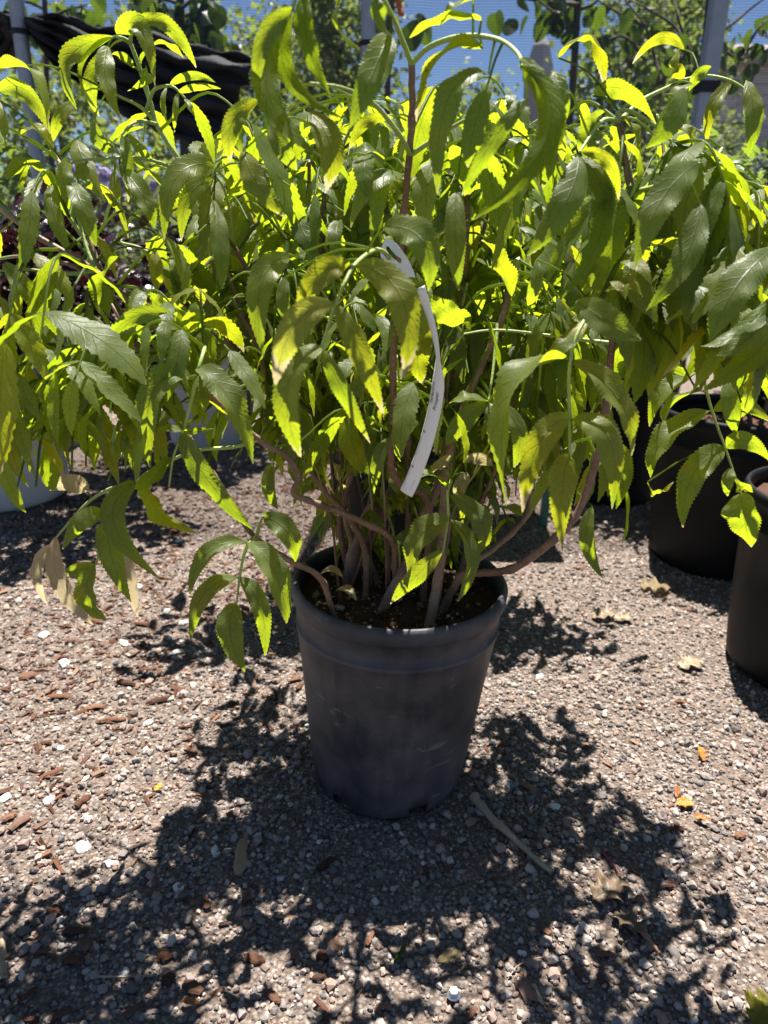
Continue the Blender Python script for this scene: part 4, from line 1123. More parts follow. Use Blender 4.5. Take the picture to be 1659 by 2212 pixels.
total = 0
for c in backc + [A, Cc, Dd, E, Fc]:
    s = np.concatenate([[0], np.cumsum(np.linalg.norm(np.diff(c, axis=0), axis=1))])
    pos = s[-1]
    ph_ = random.uniform(0, 6.28)
    while pos > s[-1] * .30:
        k = int(np.searchsorted(s, pos)); k = min(k, len(c) - 1)
        for h in (0, math.pi):
            a = ph_ + h + random.gauss(0, .25)
            total += compound(plant, c[k], (math.cos(a), math.sin(a), random.uniform(.15, .7)), sc=random.uniform(.8, 1.15))
        ph_ += math.pi / 2
        pos -= random.uniform(.042, .060)
    # tip tuft
    for a in range(4):
        b = a * 1.57 + ph_
        total += compound(plant, c[-1], (math.cos(b), math.sin(b), random.uniform(.5, 1.1)), sc=.8)
NETM = np.concatenate([c for c in NET if len(c) > 20])
for q in range(190):
    tgt = P(random.uniform(540, 1310), random.uniform(640, 1000), random.uniform(-.10, .16))
    k = int(np.argmin(np.linalg.norm(NETM - np.array(tgt + Vector((0, 0, .03))), axis=1)))
    nd_ = Vector(NETM[k])
    dv = tgt - nd_
    if dv.length < .02 or dv.length > .2: continue
    total += compound(plant, nd_, dv, sc=max(.75, min(1.25, dv.length / .1)))
for q in range(112):
    tgt = P(random.uniform(-20, 440) if q % 2 else random.uniform(1330, 1680), random.uniform(600, 1080) if q % 2 else random.uniform(380, 880), random.uniform(-.23, -.10))
    k = int(np.argmin(np.linalg.norm(NETM - np.array(tgt + Vector((0, 0, .03))), axis=1)))
    nd_ = Vector(NETM[k])
    dv = tgt - nd_
    if dv.length < .02 or dv.length > .24: continue
    total += compound(plant, nd_, dv, sc=max(.75, min(1.25, dv.length / .1)), ymin=-.28, shade=False)
# young shoots and yellowing small leaves low between the stems
for q in range(46):
    tgt = P(random.uniform(650, 1110), random.uniform(940, 1150), random.uniform(.0, .11))
    k = int(np.argmin(np.linalg.norm(NETM - np.array(tgt - Vector((0, 0, .04))), axis=1)))
    nd_ = Vector(NETM[k])
    dv = tgt - nd_
    if dv.length < .015 or dv.length > .14: continue
    total += compound(plant, nd_, dv, sc=random.uniform(.5, .75), chk=False)
for q in range(16):
    b0 = S(random.uniform(-.08, .08), random.uniform(-.03, .08))
    e = b0 + Vector((random.uniform(-.06, .06), random.uniform(-.03, .05), random.uniform(.08, .26)))
    cane([b0, b0.lerp(e, .5) + Vector((random.uniform(-.02, .02), 0, .02)), e], .0034, .0016, (.6, 1), random.random(), name='twig', seg=6, n=10)
print('filler leaflets', total)
plant.finish()
# yellow leaves fallen on the soil
for (u, v, y, px, a) in ((716, 1248, -.085, 60, -.5), (748, 1290, -.10, 75, -.9)):
    p = P(u, v, y)
    l = px / FPX * (p - CAM).dot(fw)
    dv = Vector((math.cos(a), math.sin(a), 0))
    VFU = leaf_arrays(p - dv * l / 2, p + Vector((0, 0, .012)), p + dv * l / 2 + Vector((0, 0, .004)), l * .2, Vector((0, -.3, 1)), rows=24, fold=.3)
    b = Bag(); b.add(VFU[0], VFU[1], (.9, .9, .65), VFU[2])
    fl_ = obj('fallen_leaf', b.mesh('fallen_leaf', MLEAF))
    tag(fl_, 'yellowed fallen leaf on the potting soil, ' + ('next to the thin cane at left' if u < 730 else 'in the middle of the pot front'), 'fallen leaf')

# ------------------------------------------------------------------ plant tag
tagroot = thing('plant_tag', P(875, 1067, -.14), 'white printed plastic plant tag strip hanging from the elderberry stem', 'plant tag')
TP = [(835, 560, -.16), (850, 510, -.155), (885, 520, -.16), (897, 580, -.17), (905, 622, -.18), (930, 700, -.185), (943, 770, -.185), (943, 850, -.18), (921, 950, -.17), (893, 1030, -.155), (876, 1067, -.15)]
tpath = resample(D(*TP[4:]), 60)
WT = 34 / FPX * .70
s_ = np.linspace(0, 1, 60)
tw = np.interp(s_, [0, .2, .30, .42, 1], [R(55), R(70), R(78), R(38), R(14)])
wid = np.interp(s_, [0, 1], [WT * 1.0, WT])
Tt = np.gradient(tpath, axis=0); Tt /= np.linalg.norm(Tt, axis=1)[:, None]
vw = np.array(CAM)[None] - tpath; vw /= np.linalg.norm(vw, axis=1)[:, None]
Wd = np.cross(vw, Tt); Wd /= np.linalg.norm(Wd, axis=1)[:, None]      # points to picture right
Nt = np.cross(Wd, Tt); Nt *= np.sign(np.sum(Nt * vw, 1))[:, None]
Wd2 = Wd * np.cos(tw)[:, None] + Nt * np.sin(tw)[:, None]
Nt2 = Nt * np.cos(tw)[:, None] - Wd * np.sin(tw)[:, None]
if np.dot(Wd2[-1], np.array(rt)) < 0:
    Wd2 = -Wd2
def strip_pt(s, x, lift=0.0):
    """s along 0..1, x across -1..1 (to the right)"""
    k = np.clip(s * 59, 0, 58.999); i0 = int(k); fr = k - i0
    f_ = lambda a: a[i0] * (1 - fr) + a[i0 + 1] * fr
    return f_(tpath) + f_(Wd2) * f_(wid) / 2 * x + f_(Nt2) * (lift - .0012 * x * x)
xs = np.linspace(-1, 1, 5)
V = np.array([strip_pt(s, x) for s in s_ for x in xs])
i, j = np.meshgrid(np.arange(59), np.arange(4), indexing='ij')
F = np.stack([i * 5 + j, i * 5 + j + 1, (i + 1) * 5 + j + 1, (i + 1) * 5 + j], -1).reshape(-1, 4)
to = obj('strip', np_mesh('strip', V, F, MTAG), tagroot)
md = to.modifiers.new('film', 'SOLIDIFY'); md.thickness = .0003; md.offset = 0
# the loop end with its slot, folded round the stem
q0, q1, q2, q3 = P(818, 532, -.175), P(838, 500, -.17), P(905, 585, -.185), P(880, 602, -.19)
LV_ = []
outer = [(822, 540), (830, 520), (838, 512), (852, 522), (868, 540), (882, 560), (893, 585), (897, 600), (880, 597), (862, 594), (845, 585), (832, 570), (822, 553)]
inner = [(834, 535), (836, 531), (840, 533), (846, 541), (856, 552), (866, 558), (868, 562), (866, 569), (858, 566), (849, 557), (842, 550), (837, 544), (834, 538)]
def lp(u, v):
    return P(u, v, -.165 - (u - 820) * .0003 - .00012 * (v - 540))
V = [lp(*q) for q in outer] + [lp(*q) for q in inner]
nn = len(outer)
F = [(a, (a + 1) % nn, nn + (a + 1) % nn, nn + a) for a in range(nn)]
lo_ = obj('loop_end', np_mesh('loop_end', [list(v) for v in V], np.array(F), MTAG, smooth=False), tagroot)
md = lo_.modifiers.new('film', 'SOLIDIFY'); md.thickness = .0003; md.offset = 0

def print_on_tag(body, s0, x0, height, name='lettering', stretch=1.0):
    """real text laid on the strip, reading upwards from s0 (0 top .. 1 bottom), x0 = left edge of the letters' tops"""
    cu = bpy.data.curves.new('t', 'FONT')
    cu.body = body
    cu.size = 1.0
    to_ = bpy.data.objects.new('t', cu)
    COL.objects.link(to_)
    dg = bpy.context.evaluated_depsgraph_get()
    me = bpy.data.meshes.new_from_object(to_.evaluated_get(dg))
    bpy.data.objects.remove(to_)
    bpy.data.curves.remove(cu)
    Ltot = np.sum(np.linalg.norm(np.diff(tpath, axis=0), axis=1))
    co = np.zeros(len(me.vertices) * 3); me.vertices.foreach_get('co', co); co = co.reshape(-1, 3)
    out = [strip_pt(s0 - c[0] * height * stretch / Ltot, x0 - c[1] * height / (WT / 2), .00045) for c in co]
    me.vertices.foreach_set('co', np.array(out).ravel())
    me.materials.clear(); me.materials.append(MINK)
    me.update()
    return obj(name, me, tagroot)
print_on_tag('SAMBUCUS', .505, -.42, .0042)
print_on_tag('Prosper', .53, .35, .0058)
print_on_tag('6', .655, -.45, .0055)
print_on_tag('6', .855, -.45, .0055)
print_on_tag('-- ----------', .965, .45, .0030)
print_on_tag('- -- ----', .985, -.1, .0024)
print_on_tag('-- -------', .985, -.55, .0024)

# ------------------------------------------------------------------ fallen leaves on the ground
def fallen(name, u, v, px, ang, tint, label, wfrac=.45, arch=.012, mat=None, cat='fallen leaf', group=None, lobes=False):
    p = on_ground(u, v) + Vector((0, 0, .006))
    l = px2m(u, v, px) * .85
    dv = Vector((math.cos(ang), math.sin(ang), 0))
    VFU = leaf_arrays(p - dv * l / 2, p + Vector((0, 0, arch * .35)), p + dv * l / 2 + Vector((0, 0, .004)), l * wfrac, Vector((random.gauss(0, .3), -.15, 1)), rows=34, fold=random.uniform(.3, .6), curl=.15, rip=.22, serr=.14, pa=.5, pb_=.6, lob=.38 if lobes else 0)
    b = Bag(); b.add(VFU[0], VFU[1], tint, VFU[2])
    o = obj(name, b.mesh(name, mat or MLEAF))
    md = o.modifiers.new('thick', 'SOLIDIFY'); md.thickness = .0003
    return tag(o, label, cat, group)
MDRY = leaf_mat('dry_leaf', (.10, .065, .042), (.24, .17, .11), (.28, .21, .14), (.3, .2, .1), (.4, .3, .16), trans=.2, yellow=(.3, .2, .08))
MORL = leaf_mat('orange_leaf', (.24, .075, .02), (.36, .13, .03), (.3, .12, .04), (.25, .07, .01), (.3, .1, .015), trans=.2, yellow=(.6, .35, .04))
fallen('dry_leaf', 1318, 1935, 105, .4, (.7, 0, 0), 'large dry brown lobed leaf on gravel in the shadow right of the pot', .42, .014, MDRY, lobes=True)
fallen('dry_leaf', 1360, 2003, 90, -.8, (.2, 0, 0), 'darker dry leaf tucked just below the large dry brown leaf', .38, .012, MDRY, lobes=True)
fallen('dry_leaf', 1416, 1271, 72, -.25, (.9, 0, 1.0), 'bleached whitish dry leaf on sunlit ground between the pots', .42, .012, lobes=True)
fallen('dry_leaf', 1490, 1436, 62, .5, (.95, 0, .6), 'tan curled dry leaf on gravel near the front black pot', .48, .016, MDRY, lobes=True)
fallen('dry_leaf', 1303, 1333, 62, .3, (.8, 0, .3), 'curled brown grey dry leaf on sunlit ground right of the pot', .36, .014, MDRY)
fallen('dry_leaf', 1345, 1340, 46, -.2, (.9, 0, .7), 'small pale dry leaf beside the curled brown grey one', .36, .010, MDRY)
fallen('orange_leaf', 1516, 1632, 46, 1.3, (.6, .2, 0), 'small orange star shaped leaf scrap on sunlit gravel at right', .3, .006, MORL, lobes=True)
fallen('orange_leaf', 1478, 1738, 40, -.2, (.9, .5, 0), 'yellow orange leaf scrap below the star shaped one', .42, .006, MORL)
fallen('orange_leaf', 1462, 1712, 40, 1.2, (.3, 0, 0), 'thin rust orange leaf sliver above the yellow orange scrap', .18, .006, MORL)
fallen('orange_leaf', 1516, 1772, 40, -.6, (.4, .1, 0), 'rust orange pointed leaf scrap lowest of the orange ones', .26, .008, MORL)
fallen('orange_leaf', 413, 2170, 52, -.25, (.4, .2, 0), 'orange brown pointed dry leaf in the shade at bottom left', .2, .010, MORL)
fallen('orange_leaf', 343, 1705, 24, 1.0, (.9, .8, 0), 'small amber leaf scrap on the sunny gravel at left', .4, .006, MORL)
fallen('green_leaf', 866, 2056, 62, 1.0, (.2, 0, 0), 'small fresh green leaf fallen in the shade in front of the pot', .16, .004, MLEAF)
fallen('pale_leaf', 974, 2068, 64, .2, (.9, .4, .85), 'curled cream dry leaf on the gravel in front of the pot', .26, .016, MLEAF)
fallen('yellow_leaf', 1646, 2194, 95, .6, (.9, 1.0, .1), 'veined yellow green leaf cut by the bottom right corner', .45, .008, MLEAF, lobes=True)

# ------------------------------------------------------------------ neighbours: pots
def leaf_shape_proto(l, w, rows=6, kx=3, fold=.35):
    return leaf_arrays((0, 0, 0), (0, l * .5, l * .06), (0, l, -l * .12), w / 2, (0, 0, 1), fold=fold, rows=rows, serr=.12, kx=kx)

def bush(root, centre, rad, mat, nleaf, l, w, tone=(.1, .9), yel=0.0, limit=220, stems=14, base=None, name='leaf', mass='small_leaves', up_=.5, stem_red=.4, droop=.3, protos=5, shell=.45):
    """rounded shrub: stems from the base, leaves in clumps through the volume"""
    c0 = Vector(centre); base = Vector(base if base is not None else (centre[0], centre[1], 0))
    ends = []
    for q in range(stems):
        a = random.uniform(0, 6.28); z = random.uniform(-.35, 1)
        r = math.sqrt(max(0, 1 - z * z * .8)) * random.uniform(.55, .95)
        e = c0 + Vector((rad[0] * r * math.cos(a), rad[1] * r * math.sin(a), rad[2] * z * .9))
        b0 = base + Vector((random.uniform(-.03, .03), random.uniform(-.03, .03), 0))
        m = b0.lerp(e, .5) + Vector((0, 0, .12 * (e - b0).length))
        pth = resample([b0, m, e], 10)
        V, F = tube(pth, np.linspace(.006, .002, 10), 6)
        bb = Bag(); bb.add(V, F, (0, stem_red, 0))
        obj('stem', bb.mesh('stem', MCANE), root)
        ends.append(pth)
    PR = [leaf_shape_proto(l, w * random.uniform(.8, 1.2), fold=random.uniform(.1, .6)) for _ in range(protos)]
    items = []
    nc = max(8, nleaf // 14)
    for q in range(nc):
        if random.random() < .55:
            pth = ends[random.randrange(len(ends))]
            cc = Vector(pth[random.randrange(4, 10)])
        else:
            a = random.uniform(0, 6.28); z = random.uniform(-.7, 1)
            r = math.sqrt(max(0, 1 - z * z)) * random.uniform(shell, 1) 
            cc = c0 + Vector((rad[0] * r * math.cos(a), rad[1] * r * math.sin(a), rad[2] * z * random.uniform(shell, 1)))
        ct = random.uniform(*tone)
        for k in range(nleaf // nc):
            p = cc + Vector((random.gauss(0, l * .8), random.gauss(0, l * .8), random.gauss(0, l * .7)))
            out = (p - c0); out.z *= .5
            if out.length < 1e-3: continue
            d = out.normalized() * .8 + Vector((random.gauss(0, .5), random.gauss(0, .5), up_ * .6 - droop + random.gauss(0, .35)))
            d.normalize()
            items.append((p, d, ct + random.gauss(0, .12), random.randrange(protos), random.uniform(.7, 1.2)))
    scored = []
    for it in items:
        u, v, w_ = proj(it[0])
        vis = (w_ > 0 and -30 < u < 1690 and -30 < v < 2240)
        scored.append(((it[4] / w_ if vis else 0) + random.random() * .02, it))
    scored.sort(key=lambda s: -s[0])
    lim = limit
    bb = Bag()
    # shared meshes for the single leaves: a few tints for each shape
    shared = {}
    for k, (sc, (p, d, tn, pr, s)) in enumerate(scored):
        upv = Vector((random.gauss(0, .35), random.gauss(0, .35), 1))
        x = d.cross(upv).normalized(); z = x.cross(d).normalized()
        Mx = Matrix((x, d, z)).transposed()
        tn = min(1, max(0, tn))
        if k < lim and sc > .05:
            key = (pr, int(tn * 3.99))
            if key not in shared:
                b1 = Bag(); b1.add(PR[pr][0], PR[pr][1], ((key[1] + .5) / 4, yel, 0), PR[pr][2])
                shared[key] = b1.mesh(name, mat)
            o = bpy.data.objects.new(name, shared[key])
            COL.objects.link(o)
            o.parent = root
            o.matrix_local = Matrix.Translation(p - root.location) @ Mx.to_4x4() @ Matrix.Scale(s, 4)
        else:
            V = (PR[pr][0] * s) @ np.array(Mx).T + np.array(p)
            bb.add(V, PR[pr][1], (tn, yel, 0), PR[pr][2])
    if bb.n:
        obj(mass, bb.mesh(mass, mat), root, kind='stuff')

def potted(name, x, y, H, Rb, Rt, potm, label, cat='potted plant', soil=True, soilmat=None, group=None, soil_z=.05):
    t = thing(name, (x, y, 0), label, cat, group)
    build_pot(t, x, y, H, Rb, Rt, potm, seg=64, soil=soil, soilmat=soilmat, soil_z=soil_z, notches=False)
    return t

MMULCH = simple_mat('bark_top_dressing', (.05, .024, .017), (.16, .085, .06), 70, .9, 1.0, .006, spec=.15)
# second elderberry right behind the first
e2 = potted('potted_elderberry', .03, .66, .33, .125, .15, MBLACKPOT, 'second elderberry shrub in a black pot close behind the big one', 'potted shrub')
p2 = Plant(e2, MLEAF, 240)
T2 = [(420, 430, .6), (540, 470, .62), (640, 430, .7), (730, 450, .6), (830, 470, .7), (930, 430, .62), (1030, 470, .68), (1120, 440, .6), (1230, 480, .66), (1330, 520, .62), (600, 610, .55), (760, 640, .55), (900, 620, .55), (1060, 640, .55), (1200, 650, .58), (690, 760, .58), (830, 780, .56), (1000, 770, .56), (1130, 790, .58), (470, 560, .6)]
for q, (u, v, y) in enumerate(T2):
    b0 = Vector((.03 + .06 * math.cos(q * 2.4), .66 + .06 * math.sin(q * 2.4), .27))
    e = P(u, v, y)
    c = resample([b0, b0.lerp(e, .45) + Vector((0, 0, .06)), e], 18)
    V, F = tube(c, np.linspace(.006, .0028, 18), 6)
    bb = Bag(); bb.add(V, F, (0, .8, 0))
    obj('cane', bb.mesh('cane', MCANE), e2)
    for k in (17, 14, 11, 8):
        a0 = random.uniform(0, 6.28)
        for h in (0, 2.1, 4.2):
            compound(p2, c[k], (math.cos(a0 + h), math.sin(a0 + h), random.uniform(.2, .8)), sc=random.uniform(.85, 1.2), ymin=.3, rows=14, shade=False)
p2.finish()

# right hand pots
rp1 = potted('potted_shrub', .80, .31, .345, .145, .168, MBLACKPOT, 'black nursery pot with bark mulch cut by the right edge, nearest of the dark pots', soilmat=MMULCH, soil_z=.03)
bush(rp1, (.93, .36, .72), (.16, .2, .2), MGREEN, 420, .05, .02, base=(.79, .32, .31), limit=60, stems=6)
rp2 = potted('potted_shrub', .835, .80, .375, .165, .19, MBLACKPOT, 'wide black nursery pot standing behind the front right pot', soilmat=MMULCH)
bush(rp2, (.90, .92, .80), (.2, .2, .22), MGREEN, 700, .045, .018, base=(.835, .8, .33), limit=150, stems=9, tone=(.1, .8))
rp3 = potted('potted_shrub', .70, 1.28, .36, .13, .15, MBLACKPOT, 'tall black nursery pot seen in the dark gap right of the bush')
bush(rp3, (.70, 1.30, .74), (.2, .2, .24), MGREEN, 600, .05, .02, base=(.7, 1.28, .3), limit=90, stems=8, tone=(.1, .7))
# red flowering shrub at the right
rf = potted('flowering_shrub', 1.26, 1.35, .32, .13, .15, MBLACKPOT, 'small leaved shrub with hanging crimson flowers at the right edge', 'flowering shrub')
bush(rf, (1.24, 1.32, .66), (.24, .22, .22), MGREEN, 900, .035, .017, base=(1.26, 1.35, .28), limit=180, stems=9, tone=(.2, .9))
for q in range(26):
    u, v = random.uniform(1560, 1655), random.uniform(385, 560)
    p = P(u, v, 1.12 + random.uniform(-.05, .1))
    bb = Bag()
    for k in range(4):
        a = k * 1.57 + random.uniform(-.3, .3)
        d = Vector((math.cos(a) * .6, math.sin(a) * .6, -.75)).normalized()
        VFU = leaf_arrays(p, p + d * .014 + Vector((0, 0, .003)), p + d * .03, .006, Vector((math.cos(a), math.sin(a), .4)), rows=6, kx=3, serr=0)
        bb.add(VFU[0], VFU[1], (random.random(), 0, 0), VFU[2])
    obj('flower', bb.mesh('flower', MFLOWERR), rf)

# left: dark purple shrub in a white pot, a second white pot, lavender flowers
lp1 = potted('purple_leaf_shrub', -1.12, 1.13, .34, .185, .205, MWHITEPOT, 'dark purple leaved shrub in a large white pot at the left edge', 'potted shrub')
bush(lp1, (-.92, 1.10, .57), (.42, .30, .26), MPURPLE, 2600, .042, .026, base=(-1.12, 1.13, .3), limit=297, stems=16, tone=(.0, 1.0), droop=.1, protos=6)
lp2 = potted('purple_leaf_shrub', -.66, 1.76, .33, .135, .155, MWHITEPOT, 'dark shrub in a white pot behind and right of the large white pot', 'potted shrub')
bush(lp2, (-.62, 1.72, .52), (.30, .26, .24), MPURPLE, 1500, .042, .026, base=(-.66, 1.76, .3), limit=200, stems=12, tone=(.0, .9), droop=.1)
# faint printing on the near white pot
for k, (z, a0, a1) in enumerate(((.205, -70, -42), (.190, -66, -38), (.176, -70, -34), (.160, -64, -40))):
    bb = Bag()
    a = a0
    while a < a1:
        da = random.uniform(1.0, 3.6)
        pts = []
        for (aa, zz) in ((a, z), (a + da, z), (a + da, z + (.010 if k == 0 else .0055)), (a, z + (.010 if k == 0 else .0055))):
            rr = .185 + .02 * zz / .34 + .0022
            pts.append((-1.12 + rr * math.cos(R(aa)), 1.13 + rr * math.sin(R(aa)), zz))
        bb.add(pts, [(0, 1, 2, 3)], (0, 0, 0))
        a += da + random.uniform(.5, 1.4)
    obj('printed_line', bb.mesh('printed_line', simple_mat('faded_print', (.30, .30, .33), (.42, .42, .45), 60, .6, 0), smooth=False), lp1)
lav = potted('flowering_shrub', -.72, 2.25, .32, .14, .16, MBLACKPOT, 'light green shrub with pale lavender flower heads behind the purple shrub', 'flowering shrub')
bush(lav, (-.72, 2.22, .66), (.34, .25, .26), MGREEN, 1100, .05, .034, base=(-.72, 2.25, .3), limit=150, stems=10, tone=(.4, 1.0))
for (u, v) in ((228, 385), (245, 395), (320, 392), (205, 380), (160, 372), (340, 405), (270, 402)):
    p = P(u, v, 2.0)
    bb = Bag()
    for k in range(36):
        d = Vector((random.gauss(0, 1), random.gauss(0, 1), random.gauss(.3, 1))).normalized()
        q = p + d * .032
        t1 = Vector((random.gauss(0, 1), random.gauss(0, 1), random.gauss(0, 1))).cross(d).normalized()
        VFU = leaf_arrays(q - t1 * .012, q + d * .004, q + t1 * .012, .010, d, rows=4, kx=3, serr=0, pa=.35, pb_=.35)
        bb.add(VFU[0], VFU[1], (random.random(), 0, 0), VFU[2])
    obj('flower_head', bb.mesh('flower_head', MFLOWERL), lav)
# more stock further back
for k, (x, y, rz, rx, m, tn, lab) in enumerate((
  (-1.75, 2.3, .36, .42, MGREEN, (.3, 1), 'loose grey green shrub at far left behind the white pots'),
  (-.15, 2.1, .34, .42, MGREEN, (.2, .9), 'mid green shrub in the second row behind the elderberries'),
  (.45, 2.0, .30, .36, MGREEN, (.1, .7), 'low dark green shrub behind the right half of the elderberry'),
  (1.10, 2.25, .34, .40, MGREEN, (.2, .8), 'grey green shrub in front of the right steel post'),
  (1.85, 2.3, .34, .42, MGREEN, (.2, .9), 'shrub at far right below the house'),
  (-1.2, 3.1, .45, .55, MTREE, (.3, 1), 'pale leafy shrub behind the gathered cloth at left'),
  (.0, 3.2, .45, .6, MTREE, (.3, 1), 'pale leafy shrub behind the middle steel post'),
  (1.4, 3.2, .45, .6, MTREE, (.2, .9), 'leafy shrub behind the right steel post'))):
    t = potted('potted_shrub', x, y, .32, .14, .16, MBLACKPOT, lab)
    bush(t, (x, y, .42 + rz), (rx, .28, rz), m, 1000, .055, .028, base=(x, y, .28), limit=90, stems=9, tone=tn, protos=4)
# teal thing glimpsed between the leaves
tb_ = thing('teal_crate', P(1085, 760, .95), 'teal plastic crate glimpsed through gaps in the leaves', 'crate')
c_ = tb_.location
V, F = box(.34, .24, .20)
obj('crate_body', np_mesh('crate_body', V + np.array([c_.x, c_.y + .12, c_.z - .05]), F, MTEAL, smooth=False), tb_)
V, F = box(.36, .26, .025)
obj('crate_rim', np_mesh('crate_rim', V + np.array([c_.x, c_.y + .12, c_.z + .055]), F, MTEAL, smooth=False), tb_)
zt = c_.z - .15
for sx in (-.15, .15):
    for sy in (.02, .22):
        V, F = box(.02, .02, zt)
        obj('leg', np_mesh('leg', V + np.array([c_.x + sx, c_.y + sy, zt / 2]), F, MTEAL, smooth=False), tb_)

# ------------------------------------------------------------------ shade structure
def post(u, v, y, r, label, square=False, ztop=3.4):
    p = P(u, v, y)
    t = thing('steel_post', (p.x, p.y, 0), label, 'post', 'galvanised posts of the shade frame')
    if square:
        w = r
        prof = [(-w, -w), (w, -w), (w, w), (-w, w)]
        prof = [(-w * .8, -w), (w * .8, -w), (w, -w * .8), (w, w * .8), (w * .8, w), (-w * .8, w), (-w, w * .8), (-w, w * .2), (-w * .85, 0), (-w, -w * .2), (-w, -w * .8)]
        n = len(prof)
        V = [(p.x + a, p.y + b, z) for z in (0, ztop) for a, b in prof]
        F = [(q, (q + 1) % n, n + (q + 1) % n, n + q) for q in range(n)]
        obj('upright', np_mesh('upright', V, np.array(F), MSTEEL, smooth=False), t)
        V, F = box(2 * w + .012, 2 * w + .012, .03)
        zc = P(1535, 335 * 1659 / 1659, y).z
        obj('clamp', np_mesh('clamp', V + np.array([p.x, p.y, P(1530, 190, y).z]), F, MDRAPE, smooth=False), t)
    else:
        V, F = lathe([(r, 0), (r, ztop)], 24, p.x, p.y)
        obj('upright', np_mesh('upright', V, F, MSTEEL), t)
        zc = P(u, 70, y).z
        V, F = lathe([(r + .001, -.008), (r + .006, -.004), (r + .006, .004), (r + .001, .008)], 20, p.x, p.y, zc if u < 400 else P(u, 95, y).z)
        obj('tie', np_mesh('tie', V, F, MDRAPE), t)
    return t
post(57, 170, 1.68, .0225, 'round galvanised steel post at left beside the gathered black cloth')
post(795, 60, 1.75, .0225, 'round galvanised steel post at the top middle behind the leaves')
post(1528, 170, 1.62, .0235, 'galvanised channel post at right in front of the house', square=True)
# the net: one thin sheet with slight sag
xs = np.linspace(-3.2, 3.2, 90); zs = np.linspace(.55, 2.9, 40)
X, Z = np.meshgrid(xs, zs, indexing='ij')
Y = 1.86 + .03 * np.sin(X * 3 + 1) * np.sin(Z * 2.2) + .012 * np.sin(X * 9)
i, j = np.meshgrid(np.arange(89), np.arange(39), indexing='ij')
F = np.stack([i * 40 + j, (i + 1) * 40 + j, (i + 1) * 40 + j + 1, i * 40 + j + 1], -1).reshape(-1, 4)
o = obj('shade_net', np_mesh('shade_net', np.stack([X, Y, Z], -1).reshape(-1, 3), F, MNET))
tag(o, 'fine see-through woven shade net stretched behind the posts', 'shade net')
# gathered black cloth hanging from the left post
def drape(top, bot, y, label, n=46, m=30, folds=5, amp=.035, thick=.004, mat=None, name='gathered_cloth'):
    tp = resample(D(*[(a, b, y) for a, b in top]), n); bt = resample(D(*[(a, b, y) for a, b in bot]), n)
    V = []
    for q in range(n):
        for k in range(m):
            s = k / (m - 1)
            p = tp[q] * (1 - s) + bt[q] * s
            w = np.linalg.norm(tp[q] - bt[q])
            f = amp * min(1, w / .12) * (math.sin(s * folds * 6.28 + q * .07) + .5 * math.sin(s * folds * 15 + 1.7 + q * .11)) + .02 * math.sin(q * .35)
            bulge = .05 * math.sin(math.pi * s)
            V.append((p[0], p[1] - f - bulge, p[2] + .006 * math.sin(q * .8 + k)))
    i, j = np.meshgrid(np.arange(n - 1), np.arange(m - 1), indexing='ij')
    F = np.stack([i * m + j, (i + 1) * m + j, (i + 1) * m + j + 1, i * m + j + 1], -1).reshape(-1, 4)
    o = obj(name, np_mesh(name, V, F, mat or MDRAPE))
    md = o.modifiers.new('thick', 'SOLIDIFY'); md.thickness = thick
    return tag(o, label, 'shade cloth')
drape([(66, 48), (130, 36), (200, 55), (300, 72), (420, 98), (560, 128)], [(70, 78), (130, 150), (200, 205), (300, 262), (410, 315), (470, 340)], 1.74, 'black shade cloth bunched into folds, sweeping right from the left post')
drape([(-60, 8), (0, 22), (50, 40)], [(-60, 150), (0, 138), (50, 88)], 1.76, 'black shade cloth bunched at the left edge, left of the post', n=24)
drape([(400, 108), (480, 118), (570, 128)], [(420, 180), (500, 195), (575, 200)], 1.80, 'thinner doubled fold of netting trailing from the black cloth', n=24, m=16, folds=2, amp=.012, thick=.0005, mat=MNET2, name='net_fold')

